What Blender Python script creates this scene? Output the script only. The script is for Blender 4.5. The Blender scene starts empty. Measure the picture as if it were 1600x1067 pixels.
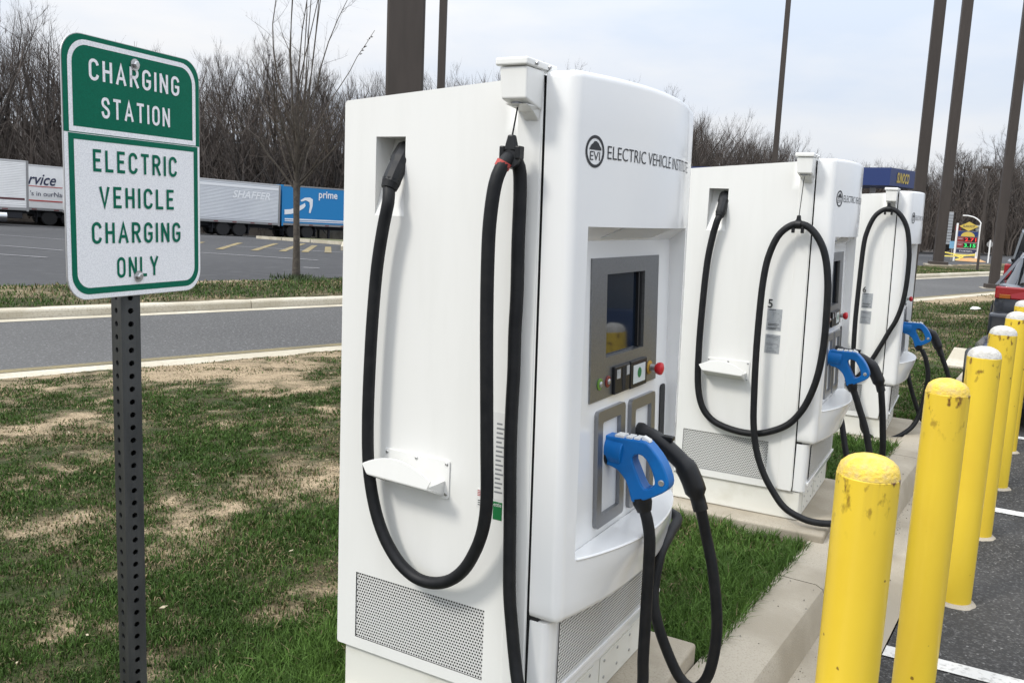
import bpy, math, random
import numpy as np
from mathutils import Matrix, Vector, noise as mnoise
rad = math.radians
random.seed(7); RNG = np.random.default_rng(7)
S = bpy.context.scene
COL = S.collection

# ------------------------------------------------------------------ camera
cam_d = bpy.data.cameras.new('camera'); cam = bpy.data.objects.new('camera', cam_d); COL.objects.link(cam)
cam_d.sensor_width = 36; cam_d.lens = 1373.05/1600*36; cam_d.clip_start = .05; cam_d.clip_end = 2000
cam.matrix_world = Matrix(((0.86621, -0.11069, 0.48727, 0), (0.49776, 0.1057, -0.86085, 0), (0.04378, 0.98822, 0.14665, 1.58), (0, 0, 0, 1)))
S.camera = cam

# ------------------------------------------------------------------ sky, sun, exposure
SUN_V = Vector((-.55, -.95, 1.15)).normalized()
W = bpy.data.worlds.new('World'); S.world = W; W.use_nodes = True
nt = W.node_tree; nt.nodes.clear()
def N(t, **kw):
    n = nt.nodes.new(t)
    for k, v in kw.items(): setattr(n, k, v)
    return n
out = N('ShaderNodeOutputWorld'); bg = N('ShaderNodeBackground'); bg.inputs['Strength'].default_value = .1
sky = N('ShaderNodeTexSky', sky_type='NISHITA'); sky.sun_disc = False
sky.sun_elevation = math.asin(SUN_V.z); sky.sun_rotation = math.atan2(SUN_V.x, SUN_V.y); sky.dust_density = 2.0
tc = N('ShaderNodeTexCoord'); mp = N('ShaderNodeMapping'); mp.inputs['Scale'].default_value = (1.6, 1.6, 5.5); mp.inputs['Location'].default_value = (.35, .2, .6)
nz = N('ShaderNodeTexNoise'); nz.inputs['Scale'].default_value = 1.5; nz.inputs['Detail'].default_value = 7; nz.inputs['Roughness'].default_value = .52
rp = N('ShaderNodeValToRGB'); rp.color_ramp.elements[0].position = .36; rp.color_ramp.elements[1].position = .64
rp.color_ramp.elements[0].color = (7.3, 8.15, 9.5, 1); rp.color_ramp.elements[1].color = (9.6, 9.6, 9.7, 1)
sep = N('ShaderNodeSeparateXYZ'); ma = N('ShaderNodeMath', operation='MULTIPLY_ADD'); ma.inputs[1].default_value = 1.35; ma.inputs[2].default_value = .60
mx0 = N('ShaderNodeMath', operation='MAXIMUM'); mx0.inputs[1].default_value = 0
vm = N('ShaderNodeVectorMath', operation='SCALE')
mix = N('ShaderNodeMixRGB'); mix.inputs['Fac'].default_value = .95
L = nt.links.new
L(tc.outputs['Generated'], mp.inputs['Vector']); L(mp.outputs[0], nz.inputs['Vector']); L(nz.outputs['Fac'], rp.inputs['Fac'])
L(tc.outputs['Generated'], sep.inputs[0]); pw = N('ShaderNodeMath', operation='POWER'); pw.inputs[1].default_value = 1.6; L(sep.outputs['Z'], mx0.inputs[0]); L(mx0.outputs[0], pw.inputs[0]); L(pw.outputs[0], ma.inputs[0])
L(rp.outputs['Color'], vm.inputs[0]); L(ma.outputs[0], vm.inputs['Scale'])
L(sky.outputs[0], mix.inputs['Color1']); L(vm.outputs[0], mix.inputs['Color2'])
L(mix.outputs[0], bg.inputs['Color']); L(bg.outputs[0], out.inputs['Surface'])
sun_d = bpy.data.lights.new('sun', 'SUN'); sun_d.energy = 1.45; sun_d.angle = rad(11); sun_d.color = (1, .955, .87)
sun = bpy.data.objects.new('sun', sun_d); COL.objects.link(sun)
sun.rotation_euler = (-SUN_V).to_track_quat('-Z', 'Y').to_euler(); sun.location = SUN_V*60
S.view_settings.view_transform = 'Standard'; S.view_settings.look = 'None'
S.view_settings.exposure = 0.6; S.view_settings.gamma = 1; S.view_settings.use_curve_mapping = False

# ------------------------------------------------------------------ materials
MATS = {}
def mat(name, col, rough=.6, metal=0, col2=None, scale=20, lo=.4, hi=.65, bump=0, bscale=None, bdist=.004, coat=0, spec=.5, attr=None, stretch=None, emit=None, detail=6):
    if name in MATS: return MATS[name]
    m = bpy.data.materials.new(name); m.use_nodes = True; t = m.node_tree; b = t.nodes['Principled BSDF']
    c4 = lambda c: (c[0], c[1], c[2], 1)
    b.inputs['Base Color'].default_value = c4(col); b.inputs['Roughness'].default_value = rough; b.inputs['Metallic'].default_value = metal
    b.inputs['Specular IOR Level'].default_value = spec
    if coat: b.inputs['Coat Weight'].default_value = coat; b.inputs['Coat Roughness'].default_value = .08
    if col2 or bump:
        co = t.nodes.new('ShaderNodeTexCoord'); src = co.outputs['Object']
        if stretch:
            mm = t.nodes.new('ShaderNodeMapping'); mm.inputs['Scale'].default_value = stretch; t.links.new(src, mm.inputs['Vector']); src = mm.outputs[0]
    if col2:
        nz = t.nodes.new('ShaderNodeTexNoise'); nz.inputs['Scale'].default_value = scale; nz.inputs['Detail'].default_value = detail; nz.inputs['Roughness'].default_value = .62
        r = t.nodes.new('ShaderNodeValToRGB'); r.color_ramp.elements[0].position = lo; r.color_ramp.elements[1].position = hi
        r.color_ramp.elements[0].color = c4(col); r.color_ramp.elements[1].color = c4(col2)
        t.links.new(src, nz.inputs['Vector']); t.links.new(nz.outputs['Fac'], r.inputs['Fac']); t.links.new(r.outputs['Color'], b.inputs['Base Color'])
    if attr:
        a = t.nodes.new('ShaderNodeAttribute'); a.attribute_name = attr; t.links.new(a.outputs['Color'], b.inputs['Base Color'])
    if bump:
        n2 = t.nodes.new('ShaderNodeTexNoise'); n2.inputs['Scale'].default_value = bscale or scale; n2.inputs['Detail'].default_value = 4
        bp = t.nodes.new('ShaderNodeBump'); bp.inputs['Strength'].default_value = bump; bp.inputs['Distance'].default_value = bdist
        t.links.new(src, n2.inputs['Vector']); t.links.new(n2.outputs['Fac'], bp.inputs['Height']); t.links.new(bp.outputs['Normal'], b.inputs['Normal'])
    if emit:
        b.inputs['Emission Color'].default_value = c4(emit[0]); b.inputs['Emission Strength'].default_value = emit[1]
    MATS[name] = m; return m

def mat_two(name, cA, cB, cC, s1, s2, rough=.9, bump=.5, bs=200, bd=.004, speck=None, lo1=.42, hi1=.6, stretch=None):
    """large blotches cA..cB, fine grain towards cC"""
    m = bpy.data.materials.new(name); m.use_nodes = True; t = m.node_tree; b = t.nodes['Principled BSDF']; b.inputs['Roughness'].default_value = rough
    b.inputs['Specular IOR Level'].default_value = .3
    co = t.nodes.new('ShaderNodeTexCoord'); src = co.outputs['Object']; raw = src
    if stretch:
        mm = t.nodes.new('ShaderNodeMapping'); mm.inputs['Scale'].default_value = stretch; t.links.new(src, mm.inputs['Vector']); src = mm.outputs[0]
    def nz(s, d, v): 
        n = t.nodes.new('ShaderNodeTexNoise'); n.inputs['Scale'].default_value = s; n.inputs['Detail'].default_value = d; t.links.new(v, n.inputs['Vector']); return n.outputs['Fac']
    def ramp(f, p0, p1, c0, c1):
        r = t.nodes.new('ShaderNodeValToRGB'); e = r.color_ramp.elements; e[0].position = p0; e[1].position = p1; e[0].color = (*c0, 1); e[1].color = (*c1, 1); t.links.new(f, r.inputs['Fac']); return r.outputs['Color']
    base = ramp(nz(s1, 6, src), lo1, hi1, cA, cB)
    mx = t.nodes.new('ShaderNodeMixRGB'); mx.inputs['Color2'].default_value = (*cC, 1)
    t.links.new(ramp(nz(s2, 3, raw), .5, .72, (0, 0, 0), (1, 1, 1)), mx.inputs['Fac']); t.links.new(base, mx.inputs['Color1']); col = mx.outputs[0]
    if speck:
        v = t.nodes.new('ShaderNodeTexVoronoi'); v.inputs['Scale'].default_value = speck[0]; t.links.new(raw, v.inputs['Vector'])
        m2 = t.nodes.new('ShaderNodeMixRGB'); m2.inputs['Color2'].default_value = (*speck[1], 1)
        t.links.new(ramp(v.outputs['Color'], speck[2], speck[2]+.08, (0, 0, 0), (1, 1, 1)), m2.inputs['Fac']); t.links.new(col, m2.inputs['Color1']); col = m2.outputs[0]
    t.links.new(col, b.inputs['Base Color'])
    bp = t.nodes.new('ShaderNodeBump'); bp.inputs['Strength'].default_value = bump; bp.inputs['Distance'].default_value = bd
    t.links.new(nz(bs, 4, raw), bp.inputs['Height']); t.links.new(bp.outputs['Normal'], b.inputs['Normal'])
    MATS[name] = m; return m

WHITE = mat('white_enamel', (.80, .80, .775), .33, col2=(.745, .745, .715), scale=3.0, lo=.48, hi=.95, stretch=(3.5, 3.5, .45), coat=.25, bump=.03, bscale=260, bdist=.001)
WHITE2 = mat('white_cover_enamel', (.80, .805, .80), .24, col2=(.765, .77, .765), scale=2.4, lo=.45, hi=.75, coat=.5)
PLINTH = mat('cream_base_enamel', (.74, .735, .68), .45, col2=(.60, .58, .5), scale=5, lo=.55, hi=.85)
BLACK = mat('black_rubber', (.006, .0068, .0085), .55, col2=(.012, .0125, .014), scale=22, bump=.12, bscale=160, bdist=.001, spec=.3)
BOOT = mat('black_plastic', (.008, .0085, .010), .42, spec=.35)
GAP = mat('dark_gap', (.01, .01, .01), .9)
STEEL = mat('brushed_grey_steel', (.23, .235, .24), .36, metal=.75, col2=(.19, .195, .2), scale=5, stretch=(1, 40, 40))
FRAME = mat('grey_holster_metal', (.25, .255, .265), .36, metal=.8)
SCREEN = mat('dark_screen_glass', (.006, .011, .020), .04, spec=.45)
BLUE = mat('blue_plastic', (.003, .14, .45), .36, col2=(.004, .12, .38), scale=14, spec=.3)
LABELW = mat('white_print', (.72, .72, .70), .5)
LABELG = mat('grey_plaque', (.42, .44, .46), .45, metal=.3, col2=(.33, .35, .37), scale=60, lo=.5, hi=.6)
INK = mat('dark_ink', (.02, .022, .026), .5)
INKG = mat('grey_ink', (.22, .23, .24), .5)
RED = mat('red_plastic', (.55, .015, .025), .3)
YEL = mat('yellow_plastic', (.42, .25, .03), .5)
GREENP = mat('green_print', (.01, .16, .045), .45)
GREENL = mat('green_lens', (.10, .22, .03), .25)
REDL = mat('dark_red_lens', (.16, .02, .02), .25)
BOLT = mat('zinc_bolt', (.5, .5, .5), .32, metal=.9)
SIGNW = mat('white_reflective_sheet', (.84, .85, .87), .42, col2=(.73, .74, .765), scale=420, lo=.46, hi=.56, detail=1)
SIGNG = mat('green_reflective_sheet', (.002, .135, .080), .55, col2=(.002, .115, .068), scale=420, lo=.46, hi=.56, detail=1, spec=.12)
ALU = mat('aluminium_edge', (.6, .6, .6), .4, metal=.8)
POST = mat('dark_galvanised_post', (.065, .069, .07), .45, metal=.7, col2=(.10, .104, .104), scale=9, stretch=(4, 4, .6))
BROWN = mat('brown_pole_paint', (.046, .036, .030), .6, col2=(.036, .028, .023), scale=3, stretch=(3, 3, .4))
CONC = mat_two('concrete', (.33, .29, .225), (.43, .385, .31), (.335, .295, .235), 2.6, 140, .9, .4, 190, .004, speck=(420, (.22, .20, .17), .95))
CONC2 = mat_two('pale_concrete', (.44, .40, .31), (.54, .50, .41), (.38, .33, .25), 1.4, 40, .9, .3, 150, .004)
ASPH = mat_two('parking_asphalt', (.042, .041, .040), (.066, .064, .062), (.13, .127, .122), .8, 75, .88, 1.0, 110, .014, speck=(120, (.24, .235, .225), .84))
ROADA = mat_two('road_asphalt', (.072, .071, .070), (.096, .095, .093), (.14, .138, .135), .5, 30, .88, .6, 110, .008, speck=(70, (.22, .22, .22), .84), stretch=(.3, .3, .3))
LOTA = mat_two('lot_asphalt', (.042, .042, .044), (.055, .055, .057), (.062, .062, .064), .09, 3, .85, .3, 60, .006, stretch=(1, 1, 1))
LINEW = mat_two('white_line_paint', (.6, .59, .56), (.68, .67, .64), (.36, .35, .33), 3, 55, .75, .4, 140, .004)
LINEY = mat_two('yellow_line_paint', (.20, .16, .08), (.28, .22, .10), (.10, .09, .07), 2, 40, .8, .4, 140, .004)
BARK = mat('grey_bark', (.034, .029, .026), .95, col2=(.062, .054, .048), scale=4)
TWIG = mat('brown_twigs', (.058, .046, .039), .95, col2=(.095, .08, .07), scale=.9)
BARKY = mat('young_tree_bark', (.055, .046, .038), .95, col2=(.10, .086, .07), scale=14)
TWIGY = mat('young_tree_twigs', (.07, .052, .04), .95, col2=(.11, .08, .05), scale=3)
LEAFL = mat('dry_leaf_litter', (.030, .023, .018), 1, col2=(.05, .039, .03), scale=.6)
GRASSM = mat('grass_blades', (.05, .09, .02), .7, attr='col', spec=.25)
SOIL = mat('turf_soil', (.2, .15, .09), .95, attr='col', bump=.9, bscale=55, bdist=.03, spec=.2)
def _grain(m):
    t = m.node_tree; b = t.nodes['Principled BSDF']; a = [n for n in t.nodes if n.type == 'ATTRIBUTE'][0]; co = [n for n in t.nodes if n.type == 'TEX_COORD'][0]
    n1 = t.nodes.new('ShaderNodeTexNoise'); n1.inputs['Scale'].default_value = 70; n1.inputs['Detail'].default_value = 5; n1.inputs['Roughness'].default_value = .7
    mr = t.nodes.new('ShaderNodeMapRange'); mr.inputs['From Min'].default_value = .3; mr.inputs['From Max'].default_value = .7; mr.inputs['To Min'].default_value = .35; mr.inputs['To Max'].default_value = 1.6
    v = t.nodes.new('ShaderNodeVectorMath'); v.operation = 'SCALE'
    t.links.new(co.outputs['Object'], n1.inputs['Vector']); t.links.new(n1.outputs['Fac'], mr.inputs['Value']); t.links.new(a.outputs['Color'], v.inputs[0]); t.links.new(mr.outputs[0], v.inputs['Scale']); t.links.new(v.outputs[0], b.inputs['Base Color'])
_grain(SOIL)
TYRE = mat('tyre_rubber', (.015, .015, .016), .8)
RIM = mat('wheel_metal', (.42, .42, .42), .4, metal=.7)
CHROME = mat('polished_tank', (.55, .56, .58), .18, metal=1)
TRLW = mat('white_trailer_panel', (.83, .83, .82), .45, col2=(.76, .76, .75), scale=.8)
TRLS = mat('silver_trailer_panel', (.60, .62, .65), .42, metal=.1, col2=(.66, .68, .70), scale=.5)
TRLB = mat('blue_trailer_panel', (.012, .22, .52), .45)
TRLG = mat('trailer_grey_metal', (.3, .3, .3), .5, metal=.4)
UNDER = mat('under_chassis', (.012, .013, .018), .7)

# ------------------------------------------------------------------ mesh helpers
class MB:
    def __init__(s): s.v = []; s.f = []
    def add(s, vs, fs):
        b = len(s.v); s.v += [tuple(p) for p in vs]; s.f += [tuple(i+b for i in f) for f in fs]; return s
    def box(s, x0, x1, y0, y1, z0, z1):
        v = [(x0,y0,z0),(x1,y0,z0),(x1,y1,z0),(x0,y1,z0),(x0,y0,z1),(x1,y0,z1),(x1,y1,z1),(x0,y1,z1)]
        return s.add(v, [(0,3,2,1),(4,5,6,7),(0,1,5,4),(1,2,6,5),(2,3,7,6),(3,0,4,7)])
    def hexa(s, b, t):   # bottom 4, top 4 (ccw seen from above)
        return s.add(list(b)+list(t), [(0,3,2,1),(4,5,6,7),(0,1,5,4),(1,2,6,5),(2,3,7,6),(3,0,4,7)])
    def prism(s, pts, d, fn=None):
        """2D outline ccw -> fn(x,y,k) ; k in 0..1 along depth"""
        n = len(pts); fn = fn or (lambda x, y, k: (x, y, k*d))
        vs = [fn(x, y, 0) for x, y in pts]+[fn(x, y, 1) for x, y in pts]
        fs = [tuple(range(n-1, -1, -1)), tuple(range(n, 2*n))]+[(i, (i+1) % n, n+(i+1) % n, n+i) for i in range(n)]
        return s.add(vs, fs)
    def tube(s, path, r, n=8, cap=True):
        P = [Vector(p) for p in path]; m = len(P); R = r if hasattr(r, '__len__') else [r]*m
        T = [(P[min(i+1, m-1)]-P[max(i-1, 0)]).normalized() for i in range(m)]
        u = T[0].orthogonal().normalized(); vs = []
        for i in range(m):
            u = (u-T[i]*u.dot(T[i])); u = u.normalized() if u.length > 1e-6 else T[i].orthogonal().normalized()
            w = T[i].cross(u)
            for k in range(n):
                a = 2*math.pi*k/n; vs.append(P[i]+(u*math.cos(a)+w*math.sin(a))*R[i])
        fs = [(i*n+k, i*n+(k+1) % n, (i+1)*n+(k+1) % n, (i+1)*n+k) for i in range(m-1) for k in range(n)]
        if cap: fs += [tuple(range(n-1, -1, -1)), tuple(range((m-1)*n, m*n))]
        return s.add(vs, fs)
    def lathe(s, prof, n=24, M=None):
        vs = [(r*math.cos(2*math.pi*k/n), r*math.sin(2*math.pi*k/n), z) for r, z in prof for k in range(n)]
        if M: vs = [M @ Vector(p) for p in vs]
        m = len(prof); fs = [(i*n+k, i*n+(k+1) % n, (i+1)*n+(k+1) % n, (i+1)*n+k) for i in range(m-1) for k in range(n)]
        fs += [tuple(range(n-1, -1, -1)), tuple(range((m-1)*n, m*n))]
        return s.add(vs, fs)
    def quad(s, a, b, c, d): return s.add([a, b, c, d], [(0,1,2,3)])
    def mesh(s, name, m, smooth=None):
        me = bpy.data.meshes.new(name); me.from_pydata(s.v, [], s.f); me.materials.append(m)
        if smooth is not None: me.shade_smooth(); me.set_sharp_from_angle(angle=rad(smooth))
        me.update(); return me

def tag(o, label=None, cat=None, group=None, kind=None):
    if label: o['label'] = label
    if cat: o['category'] = cat
    if group: o['group'] = group
    if kind: o['kind'] = kind
    return o
def link(name, me, parent=None, loc=None, rz=0):
    o = bpy.data.objects.new(name, me); COL.objects.link(o)
    if parent: o.parent = parent
    if loc is not None: o.location = loc
    if rz: o.rotation_euler[2] = rz
    return o
def obj(name, mb, m, parent=None, smooth=None, bevel=None, seg=2, loc=None, rz=0):
    o = link(name, mb.mesh(name, m, smooth), parent, loc, rz)
    if bevel:
        b = o.modifiers.new('bevel', 'BEVEL'); b.width = bevel; b.segments = seg; b.limit_method = 'ANGLE'; b.angle_limit = rad(35)
    return o
def thing(name, label, cat, loc=(0,0,0), rz=0, group=None):
    o = link(name, None, None, loc, rz); o.empty_display_size = .2; return tag(o, label, cat, group)
def struct(name, mb, m, smooth=None, **k): return tag(obj(name, mb, m, smooth=smooth, **k), kind='structure')
def copy_tree(o, parent=None):
    kids = [c for c in COL.objects if c.parent == o]
    c = o.copy(); COL.objects.link(c); c.parent = parent
    for k in kids: copy_tree(k, c)
    return c
def spline(pts, step=.02):
    P = [Vector(p) for p in pts]; out = []
    for i in range(len(P)-1):
        p0 = P[max(i-1, 0)]; p1 = P[i]; p2 = P[i+1]; p3 = P[min(i+2, len(P)-1)]
        n = max(2, int((p2-p1).length/step))
        for k in range(n):
            t = k/n; out.append(.5*((2*p1)+(p2-p0)*t+(2*p0-5*p1+4*p2-p3)*t*t+(3*p1-p0-3*p2+p3)*t**3))
    out.append(P[-1]); return out
def rrect(x0, x1, y0, y1, r, n=6):
    o = []
    for cx, cy, a in ((x1-r, y0+r, -90), (x1-r, y1-r, 0), (x0+r, y1-r, 90), (x0+r, y0+r, 180)):
        for k in range(n+1):
            b = rad(a+90*k/n); o.append((cx+r*math.cos(b), cy+r*math.sin(b)))
    return o
def ring_strip(mb, outer, inner, fn):
    n = len(outer); mb.add([fn(*p) for p in outer]+[fn(*p) for p in inner], [(i, (i+1) % n, n+(i+1) % n, n+i) for i in range(n)])
def text2d(s, size=1.0, shear=0, bold=0, align='LEFT'):
    cu = bpy.data.curves.new('lettering', 'FONT'); cu.body = s; cu.size = size; cu.shear = shear; cu.offset = bold; cu.align_x = align; cu.resolution_u = 3
    o = bpy.data.objects.new('lettering', cu); COL.objects.link(o)
    dg = bpy.context.evaluated_depsgraph_get(); dg.update(); me = bpy.data.meshes.new_from_object(o.evaluated_get(dg))
    v = [(p.co.x, p.co.y) for p in me.vertices]; f = [tuple(p.vertices) for p in me.polygons]
    bpy.data.objects.remove(o); bpy.data.meshes.remove(me); bpy.data.curves.remove(cu); return v, f
def add_text(mb, s, fn, width, height, x0=0, y0=0, shear=0, bold=0):
    v, f = text2d(s, 1, shear, bold); xs = [p[0] for p in v]; ys = [p[1] for p in v]
    a, b, c, d = min(xs), max(xs), min(ys), max(ys)
    mb.add([fn(x0+(p[0]-a)/(b-a)*width, y0+(p[1]-c)/(d-c)*height) for p in v], f)

# highway-style stroke letters: centre lines in a 1-high box
def arc(cx, cy, rx, ry, a0, a1, n=8): return [(cx+rx*math.cos(rad(a0+(a1-a0)*i/n)), cy+ry*math.sin(rad(a0+(a1-a0)*i/n))) for i in range(n+1)]
q = .235
GLY = {
 'C': (.47, [arc(q,.76,q,.24,12,180)+arc(q,.24,q,.24,180,348)]),
 'G': (.47, [arc(q,.76,q,.24,12,180)+arc(q,.24,q,.24,180,360)+[(.47,.45),(.27,.45)]]),
 'O': (.47, [arc(q,.76,q,.24,0,180)+arc(q,.24,q,.24,180,360)+[(.47,.76)]]),
 'S': (.46, [spline([(.45,.77,0),(.38,.95,0),(.23,1,0),(.08,.95,0),(.01,.78,0),(.06,.63,0),(.23,.52,0),(.40,.40,0),(.46,.23,0),(.38,.05,0),(.23,0,0),(.08,.05,0),(.01,.23,0)], .06)]),
 'H': (.46, [[(0,0),(0,1)],[(.46,0),(.46,1)],[(0,.52),(.46,.52)]]),
 'A': (.54, [[(0,0),(.27,1),(.54,0)],[(.09,.3),(.45,.3)]]),
 'R': (.47, [[(0,0),(0,1),(.24,1)]+arc(.24,.755,.22,.245,90,-90)[1:]+[(0,.51)],[(.22,.51),(.47,0)]]),
 'I': (.0, [[(0,0),(0,1)]]),
 'N': (.47, [[(0,0),(0,1)],[(0,1),(.47,0)],[(.47,0),(.47,1)]]),
 'T': (.46, [[(0,1),(.46,1)],[(.23,1),(.23,0)]]),
 'E': (.40, [[(.40,1),(0,1),(0,0),(.40,0)],[(0,.52),(.33,.52)]]),
 'L': (.40, [[(0,1),(0,0),(.40,0)]]),
 'V': (.50, [[(0,1),(.25,0),(.50,1)]]),
 'Y': (.50, [[(0,1),(.25,.45)],[(.50,1),(.25,.45)],[(.25,.45),(.25,0)]]),
}
def stroke_text(mb, s, x0, x1, y0, y1, fn, sw=.135, gap=.27):
    tot = sum(GLY[c][0]+sw for c in s)+gap*(len(s)-1)
    sx = (x1-x0)/tot; sy = (y1-y0)/(1+sw); x = 0; dz = 0
    for c in s:
        w, lines = GLY[c]
        for ln in lines:
            P = [Vector((p[0], p[1])) for p in ln]; closed = (P[0]-P[-1]).length < 1e-4
            if closed: P = P[:-1]
            n = len(P); Lf = []; Rt = []
            for i in range(n):
                a = P[i-1] if (i > 0 or closed) else None; b = P[(i+1) % n] if (i < n-1 or closed) else None
                d1 = (P[i]-a).normalized() if a is not None else None; d2 = (b-P[i]).normalized() if b is not None else None
                if d1 is None: nn = Vector((-d2.y, d2.x)); k = 1; ext = -d2*sw*.35
                elif d2 is None: nn = Vector((-d1.y, d1.x)); k = 1; ext = d1*sw*.35
                else:
                    nn = Vector((-d1.y-d2.y, d1.x+d2.x)).normalized(); k = 1/max(.45, nn.dot(Vector((-d1.y, d1.x)))); ext = Vector((0, 0))
                Lf.append(P[i]+ext+nn*sw/2*k); Rt.append(P[i]+ext-nn*sw/2*k)
            m = n if closed else n-1; dz += .00006
            mb.add([fn(x0+(x+sw/2+p.x)*sx, y0+(sw/2+p.y)*sy, dz) for p in Lf+Rt], [(i, n+i, n+(i+1) % n, (i+1) % n) for i in range(m)])
        x += w+sw+gap

# ------------------------------------------------------------------ ground frames
# n points away from the chargers across the ramp and the lorry park, t runs along the ramp
NV = np.array([-.9536, .3011]); TV = np.array([.3011, .9536])
def NT(n, t, z=None):
    p = n*NV+t*TV
    return (p[0], p[1], ground(n, t) if z is None else z)
def lotdrop(t): return min(1.4, max(.3, .6+.03*(t-14)))
def ground(n, t):
    if n < 5: return 0.
    if n < 9: return -.155*(n-5)/4
    if n < 13.3: return -.17
    if n < 16.9: return -.045-.025*(n-13.4)/3.5
    return -.07-min(1.05, (n-16.9)/44)*lotdrop(t)
def sheet(name, n0, n1, t0, t1, dn, dt, m, dz=0, kind='structure', zf=None):
    nn = max(1, round((n1-n0)/dn)); tt = max(1, round((t1-t0)/dt)); mb = MB()
    vs = []
    for i in range(nn+1):
        for j in range(tt+1):
            n = n0+(n1-n0)*i/nn; t = t0+(t1-t0)*j/tt
            x, y, z = NT(n, t); vs.append((x, y, (zf(n, t) if zf else z)+dz))
    mb.add(vs, [(i*(tt+1)+j, i*(tt+1)+j+1, (i+1)*(tt+1)+j+1, (i+1)*(tt+1)+j) for i in range(nn) for j in range(tt)])
    o = obj(name, mb, m); o['kind'] = kind
    for p in o.data.polygons:
        pass
    if o.data.polygons and o.data.polygons[0].normal.z < 0: o.data.flip_normals()
    return o

# far terrain under everything, reaching the horizon
mb = MB()
def terr(n, t):
    if n < 62: return ground(n, t)-.35
    z = -.07-1.05*lotdrop(t)-.35
    return z+min(13, max(0, n-66)*.16)
ns = [-400, -60, -20, -10, 0, 5, 9, 13, 17, 25, 35, 45, 55, 62, 66, 75, 85, 100, 120, 150, 200, 400, 900]
ts = [-500, -200, -120, -80, -60, -40, -20, -10, 0, 10, 20, 30, 40, 50, 60, 80, 100, 130, 170, 220, 300, 500, 1000]
vs = [(*(n*NV+t*TV), terr(n, t)) for n in ns for t in ts]; k = len(ts)
mb.add(vs, [(i*k+j+1, i*k+j, (i+1)*k+j, (i+1)*k+j+1)[::-1] for i in range(len(ns)-1) for j in range(k-1)])
o = struct('terrain', mb, LEAFL, smooth=80)
if o.data.polygons[0].normal.z < 0: o.data.flip_normals()

sheet('ramp_road', 9.33, 13.26, -60, 110, 4, 10, ROADA)
sheet('ramp_edge_line', 9.36, 9.52, -60, 110, 1, 10, mat_two('faded_tan_line', (.17, .145, .085), (.23, .19, .10), (.12, .11, .085), 2, 30, .9, .4, 140, .004), dz=.004)
sheet('ramp_gutter', 13.0, 13.25, -60, 110, 1, 10, CONC2, dz=.004)
LINEL = mat_two('worn_white_line', (.26, .26, .27), (.36, .36, .36), (.16, .16, .165), .6, 12, .85, .3, 60, .004)
sheet('lorry_park_asphalt', 16.9, 66, -50, 95, 5, 5, LOTA)
def kerb_run(name, n0, n1, ztop, zbot, ta, tb, length, m, label=None):
    """a concrete kerb of separate sections, with tooled joints"""
    root = link(name, None); tag(root, kind='structure'); me = None
    x0, y0, _ = NT(n0, 0, 0); ang = math.atan2(TV[1], TV[0])
    w = n1-n0; h = ztop-zbot; b = MB(); g = .006
    prof = [(0, 0), (.02, h-.03), (.035, h-.008), (.055, h), (w, h), (w, 0)]
    b.prism([(p[0], p[1]) for p in prof], length-2*g, lambda x, y, k: (g+k*(length-2*g), x, y))
    me = b.mesh('kerb_section', m)
    cnt = int((tb-ta)/length)
    for i in range(cnt):
        t = ta+i*length; p = n0*NV+t*TV
        o = link('kerb_section', me, root, (p[0], p[1], zbot), ang)
    return root
kerb_run('ramp_kerb', 13.26, 13.55, -.045, -.3, -1.15-3.85*8, 75, 3.85, CONC2)
sheet('ramp_edge_strip', 8.98, 9.33, -60, 34, 1, 10, CONC2, zf=lambda n, t: -.165)
# ------------------------------------------------------------------ turf
def vnoise(x, y, s, seed=0):
    x = np.asarray(x)*s+seed*17.3; y = np.asarray(y)*s+seed*9.1
    xi = np.floor(x).astype(int); yi = np.floor(y).astype(int); fx = x-xi; fy = y-yi; fx = fx*fx*(3-2*fx); fy = fy*fy*(3-2*fy)
    def h(a, b): 
        n = (a*374761393+b*668265263+seed*1442695) & 0x7fffffff; n = ((n ^ (n >> 13))*1274126177) & 0x7fffffff; return (n ^ (n >> 16)) % 100003/100003.
    return (h(xi, yi)*(1-fx)+h(xi+1, yi)*fx)*(1-fy)+(h(xi, yi+1)*(1-fx)+h(xi+1, yi+1)*fx)*fy
def fbm(x, y, s, seed=0, o=4): return sum(vnoise(x, y, s*2**i, seed+i)*.5**i for i in range(o))/sum(.5**i for i in range(o))
BARE = [(-5.95, 3.67, .75, .5), (-6.35, 5.9, .8, .6), (-3.26, 3.64, .35, .9), (-3.55, 3.34, .35, .9), (-3.96, 2.42, .4, .7), (-3.58, 2.82, .35, .8), (-5.71, 5.84, .8, .6), (-6.44, 4.78, .8, .5),
        (-6.5, 6.6, .9, .5), (-1.79, 2.2, .3, .8), (-5.37, 3.68, .7, .4), (-3.55, 3.8, .35, .7), (-2.97, 1.6, .25, .4), (-1.79, 25.6, 1.6, 1.1), (-.6, 25.9, 1.4, 1.), (-.95, 19.2, .7, .9), (-1.5, 14, .7, .4), (-1.0, 12.0, .5, .5), (-.95, 4.1, .1, .5), (-.9, 4.35, .12, .8)]
def bare(x, y):
    n = NV[0]*x+NV[1]*y
    b = np.clip((fbm(x, y, 1.1, 3)-.56)*2.2, 0, 1)*.55+np.clip((fbm(x, y, 4, 8)-.55)*2.5, 0, .5)
    b = b+np.clip((n-7.4)/1.4, 0, 1)*(.45+1.2*np.clip(fbm(x, y, 1.6, 21)-.42, 0, 1)*2)
    jx = x+(fbm(x, y, 2.5, 31)-.5)*.7; jy = y+(fbm(x, y, 2.5, 41)-.5)*.7
    for bx, by, r, a in BARE: b = b+.6*a*np.exp(-((jx-bx)**2+(jy-by)**2)/(r*r*.6))
    return np.clip(b*(.25+1.5*fbm(x, y, 5.5, 111)), 0, 1)
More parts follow.
